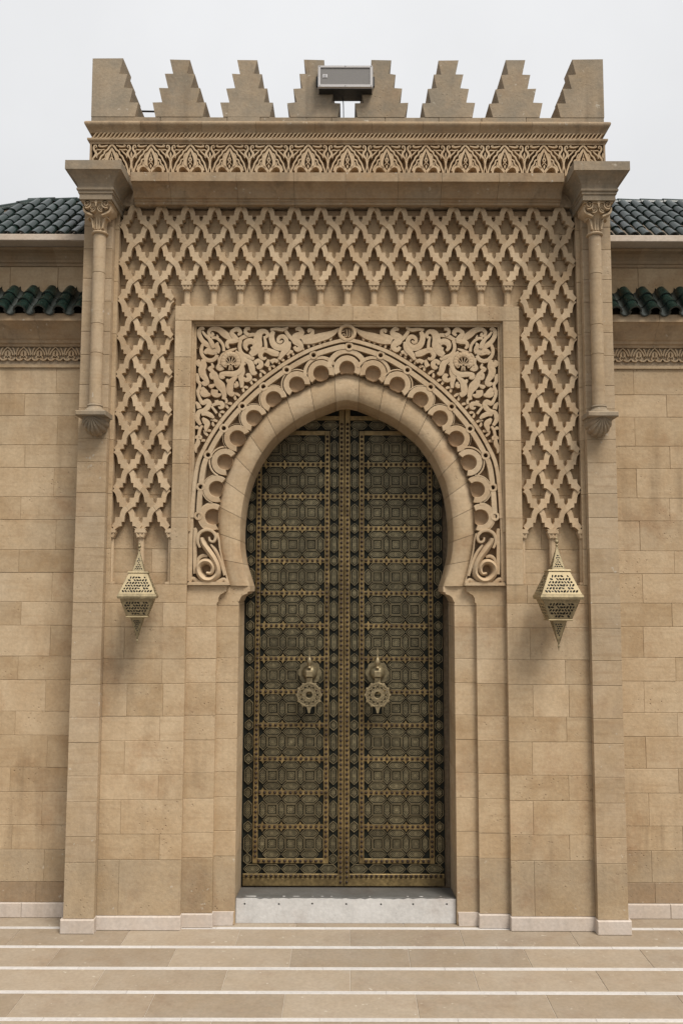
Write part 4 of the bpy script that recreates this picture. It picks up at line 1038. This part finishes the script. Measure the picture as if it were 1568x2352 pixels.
# little palmette frieze
q2=.00435/7.467
pal=MB()
for u in (-1,1):
    P=lambda l:[(u*x*q2,-(y-248)*q2,wd*q2) for x,y,wd in l]
    pal.strip(P([(0,250,20),(50,300,34),(90,360,40),(105,410,34)]),.03,0,.25,3)
    pal.strip(P([(0,310,10),(30,350,52),(36,400,56),(14,450,40)]),.03,.002,.25,3)
    pal.strip(P([(10,440,24),(60,440,28),(52,478,22),(30,470,14)]),.03,.002,.25,3)
    pal.strip(P([(154,450,34),(110,500,32),(50,500,30),(8,470,26)]),.03,.002,.25,3)
    pal.strip(P([(154,430,40),(135,360,34),(118,300,40),(90,258,16)]),.03,.002,.25,3)
    pal.strip(P([(154,440,30),(154,520,26)]),.03,.004,.25,3)
PALM=pal.mesh('palmette','carved')
for s,lab in ((-1,'left sandstone side building with hipped green tile roof'),(1,'right sandstone side building with level green tile ridge')):
    sb=thing('side_building',lab,'building',(s*4.4,.5,0),group=None)
    def rng(a,b): return (a,b) if s>0 else (-b,-a)
    XE=6.8
    x0,x1=rng(2.86,XE)
    wl=MB().box(x0,x1,.347,2.4,0,6.3).build('wall','mortar',sb)
    zz=[.362]+[j for j in J if .5<j<5.9]+[5.968]
    zz[0]=.149
    zz.insert(1,.362)
    for i,(a,b) in enumerate(zip(zz,zz[1:])):
        base=3.25 if i%2==1 else 3.60
        if i==0: base=3.3
        jn=[s*(base+(.93*k)+jit(.03)) for k in range(-1,5)]
        jn=sorted(j for j in jn if x0+.08<j<x1-.08)
        course('stone_block',('foot','base','stone')[min(i,2)],wl,x0,x1,.34,.5,a,b,jn,.002)
    xs_=sorted([x0,x1]+[s*(3.45+.9*k) for k in range(4)])
    for a,b in zip(xs_,xs_[1:]): MB().block(a+GAP,b-GAP,.31,.5,0,.1485,.006).build('plinth_stone','plinth',wl)
    # frieze and lower cornice
    MB().box(x0,x1,.352,.6,5.97,6.3).build('frieze_ground','ground',wl)
    MB().box(x0,x1,.318,.5,5.966,5.998).build('fillet','stone',wl)
    n=0
    k=0
    while 2.93+.1795*k<XE-.1:
        inst(PALM,'palmette',wl,(s*(2.93+.1795*k),.322,6.202)); k+=1
    pr=[(0,6.203),(.025,6.205),(.03,6.228),(.038,6.236),(.05,6.24),(.055,6.266),(.06,6.272),(.075,6.285),(.10,6.32),(.14,6.365),(.18,6.40),(.215,6.428),(.24,6.437),(.24,6.518),(0,6.53)]
    for a,b in zip(xs_,xs_[1:]):
        path=[(a+.0012,.34),(b-.0012,.34)]
        MB().sweep(path,pr).build('cornice_stone','cornice',wl)
    # eave tiles
    up=MB().box(x0,x1,.5,2.4,6.3,7.46).build('upper_wall','mortar',sb)
    lw=MB().add([(x0,.10,6.47),(x1,.10,6.47),(x1,.5,6.85),(x0,.5,6.85)],[(0,1,2,3)]).build('eave_bed','roofbed',sb)
    sl=math.atan2(.405,.42)
    k=0
    while 2.955+.2165*k<XE-.1:
        X=s*(2.955+.2165*k)
        for rrow in range(3):
            d_=.175*rrow-.03
            inst(T_lo,'eave_tile',lw,(X+jit(.004),.075+d_*math.cos(sl),6.55+d_*math.sin(sl)+jit(.003)),rot=(sl,0,0))
        for rrow in range(3):
            d_=.19*rrow-.035
            inst(T_pan,'pan_tile',lw,(X+s*.10825,.066+d_*math.cos(sl),6.562+d_*math.sin(sl)+jit(.003)),rot=(sl,0,0))
        k+=1
    # upper wall facing and its cornice
    us=sorted([x0,x1]+[s*(3.32+.62*k+jit(.05)) for k in range(5)])
    for a,b in zip(us,us[1:]): MB().block(a+GAP,b-GAP,.488+jit(.002),.6,6.6,7.20,.005).build('stone_block','stone',up)
    xs2=sorted([x0,x1]+[s*(3.36+1.2*k) for k in range(3)])
    for a,b in zip(xs2,xs2[1:]):
        MB().sweep([(a+.001,.488),(b-.001,.488)],[(0,7.20),(.012,7.202),(.014,7.235),(.03,7.24),(.034,7.27),(.06,7.30),(.10,7.325),(.16,7.34),(.17,7.366),(0,7.37)]).build('cornice_stone','cornice',up)
    MB().block(x0,x1,.14,1.0,7.372,7.446,.006).build('eaves_slab','slab',up)
    # tiled roof
    RY=1.5; RZ_=roofpt(0,RY)
    hipx=3.96
    if s<0:
        poly=[(-2.86,.2),(-2.86,RY),(-hipx,RY),(-hipx-1.3,.2)]
        rf=MB().add([(x,y,roofpt(x,y)) for x,y in poly],[(0,1,2,3)])
        rf.add([(-hipx,RY,RZ_),(-hipx-1.3,.2,roofpt(0,.2)),(-hipx-1.3,2.8,roofpt(0,.2))],[(0,1,2)])
        rf.add([(-2.86,RY,RZ_),(-2.86,2.8,7.47),(-hipx-1.3,2.8,7.47),(-hipx,RY,RZ_)],[(0,1,2,3)])
    else:
        rf=MB().add([(2.86,.2,7.47),(XE,.2,7.47),(XE,RY,RZ_),(2.86,RY,RZ_)],[(0,1,2,3)])
        rf.add([(2.86,RY,RZ_),(XE,RY,RZ_),(XE,2.8,7.47),(2.86,2.8,7.47)],[(0,1,2,3)])
    rf=rf.build('roof','roofbed',sb)
    k=0
    while 2.93+.1485*k<(6.7 if s>0 else 5.2):
        X=2.93+.1485*k
        ymax=RY-.2 if (s>0 or X<hipx) else RY-(X-hipx)-.22
        rr=0
        while True:
            Y=.185+.205*rr
            if Y>ymax-.05: break
            inst(T_up,'roof_tile',rf,(s*X+jit(.005),Y,roofpt(0,Y)+.012+jit(.004)),rot=(SLOPE+R(1),jit(.03),jit(.025)))
            rr+=1
        k+=1
    if s<0:
        MB().tube([(-2.86,RY,RZ_-.05),(-hipx,RY,RZ_-.05),(-hipx-1.3,.2,roofpt(0,.2)-.02)],.062,8).build('ridge_bed','roofbed',rf)
    else: MB().tube([(2.86,RY,RZ_-.05),(XE,RY,RZ_-.05)],.062,8).build('ridge_bed','roofbed',rf)
    if s>0:
        k=0
        while 2.9+.29*k<XE: inst(T_ridge,'ridge_tile',rf,(2.9+.29*k,RY,RZ_-.012),rot=(0,0,-math.pi/2)); k+=1
    else:
        k=0
        while 2.9+.29*k<hipx-.05: inst(T_ridge,'ridge_tile',rf,(-2.9-.29*k,RY,RZ_-.012),rot=(0,0,math.pi/2)); k+=1
        dv=Vector((1,1,.78)); ln=dv.length; pitch_=math.atan2(.78,math.sqrt(2))
        for k in range(6):
            d_=.29*k+.32
            p=Vector((-hipx,RY,RZ_-.005))-dv/ln*d_
            inst(T_ridge,'ridge_tile',rf,tuple(p),rot=(pitch_,0,-math.pi/4))

# ================================================================== loudspeaker and pipe
sp_=thing('loudspeaker','grey box loudspeaker mounted between the two middle merlons','loudspeaker',(-.025,.05,9.0))
xl,xr=-.331,.279
c=MB()
def tb(x0,x1,y0,y1,z0,z1,ch,tilt=.0): return MB().block(x0,x1,y0,y1,z0,z1,ch)
tb(xl,xr,-.085,.17,9.035,9.292,.014).build('cabinet','spk',sp_)
MB().prism([(xl+.004,9.04),(xr-.004,9.04),(xr-.004,9.288),(xl+.004,9.288)],-.098,-.07,[[(xl+.03,9.068),(xr-.03,9.068),(xr-.03,9.266),(xl+.03,9.266)]]).build('bezel','spk',sp_)
gr=MB().block(xl+.031,xr-.031,-.0895,-.07,9.069,9.265,.004).build('grille','grille',sp_)
MB().block(xl+.054,xl+.104,-.095,-.085,9.148,9.188,.003).build('badge','badge',sp_)
MB().prism([(xl+.066,9.156),(xl+.092,9.156),(xl+.092,9.18),(xl+.066,9.18)],-.097,-.09,[[(xl+.072,9.161),(xl+.087,9.161),(xl+.087,9.175),(xl+.072,9.175)]]).build('badge_mark','ink',sp_)
MB().box(xl+.01,xr-.01,-.07,.16,9.026,9.0345).build('underside','black',sp_)
for x in (xl+.02,(xl+xr)/2,xr-.02):
    for z in (9.05,9.28): MB().lathe([(.005,0),(.004,-.003),(0,-.004)],x,-.098,z,8,axis='Y').build('screw','black',sp_)
for u in (-1,1):
    x=xl if u<0 else xr
    b=MB().box(min(x+u*.001,x+u*.022),max(x+u*.001,x+u*.022),.0,.05,9.11,9.22); b.build('bracket','black',sp_)
pts=[(-.06,.1,9.03),(-.05,.12,8.99),(-.047,.14,8.93),(-.045,.2,8.80),(-.044,.3,8.70)]
MB().tube(crom(pts,4),.005,6).build('cable','black',sp_)
pp_=MB().tube([(-2.52,.30,8.985),(-2.05,.30,8.978)],.011,8); po=pp_.build('pipe','black')
po['label']='thin dark pipe between the left corner merlon and its neighbour'; po['category']='pipe'
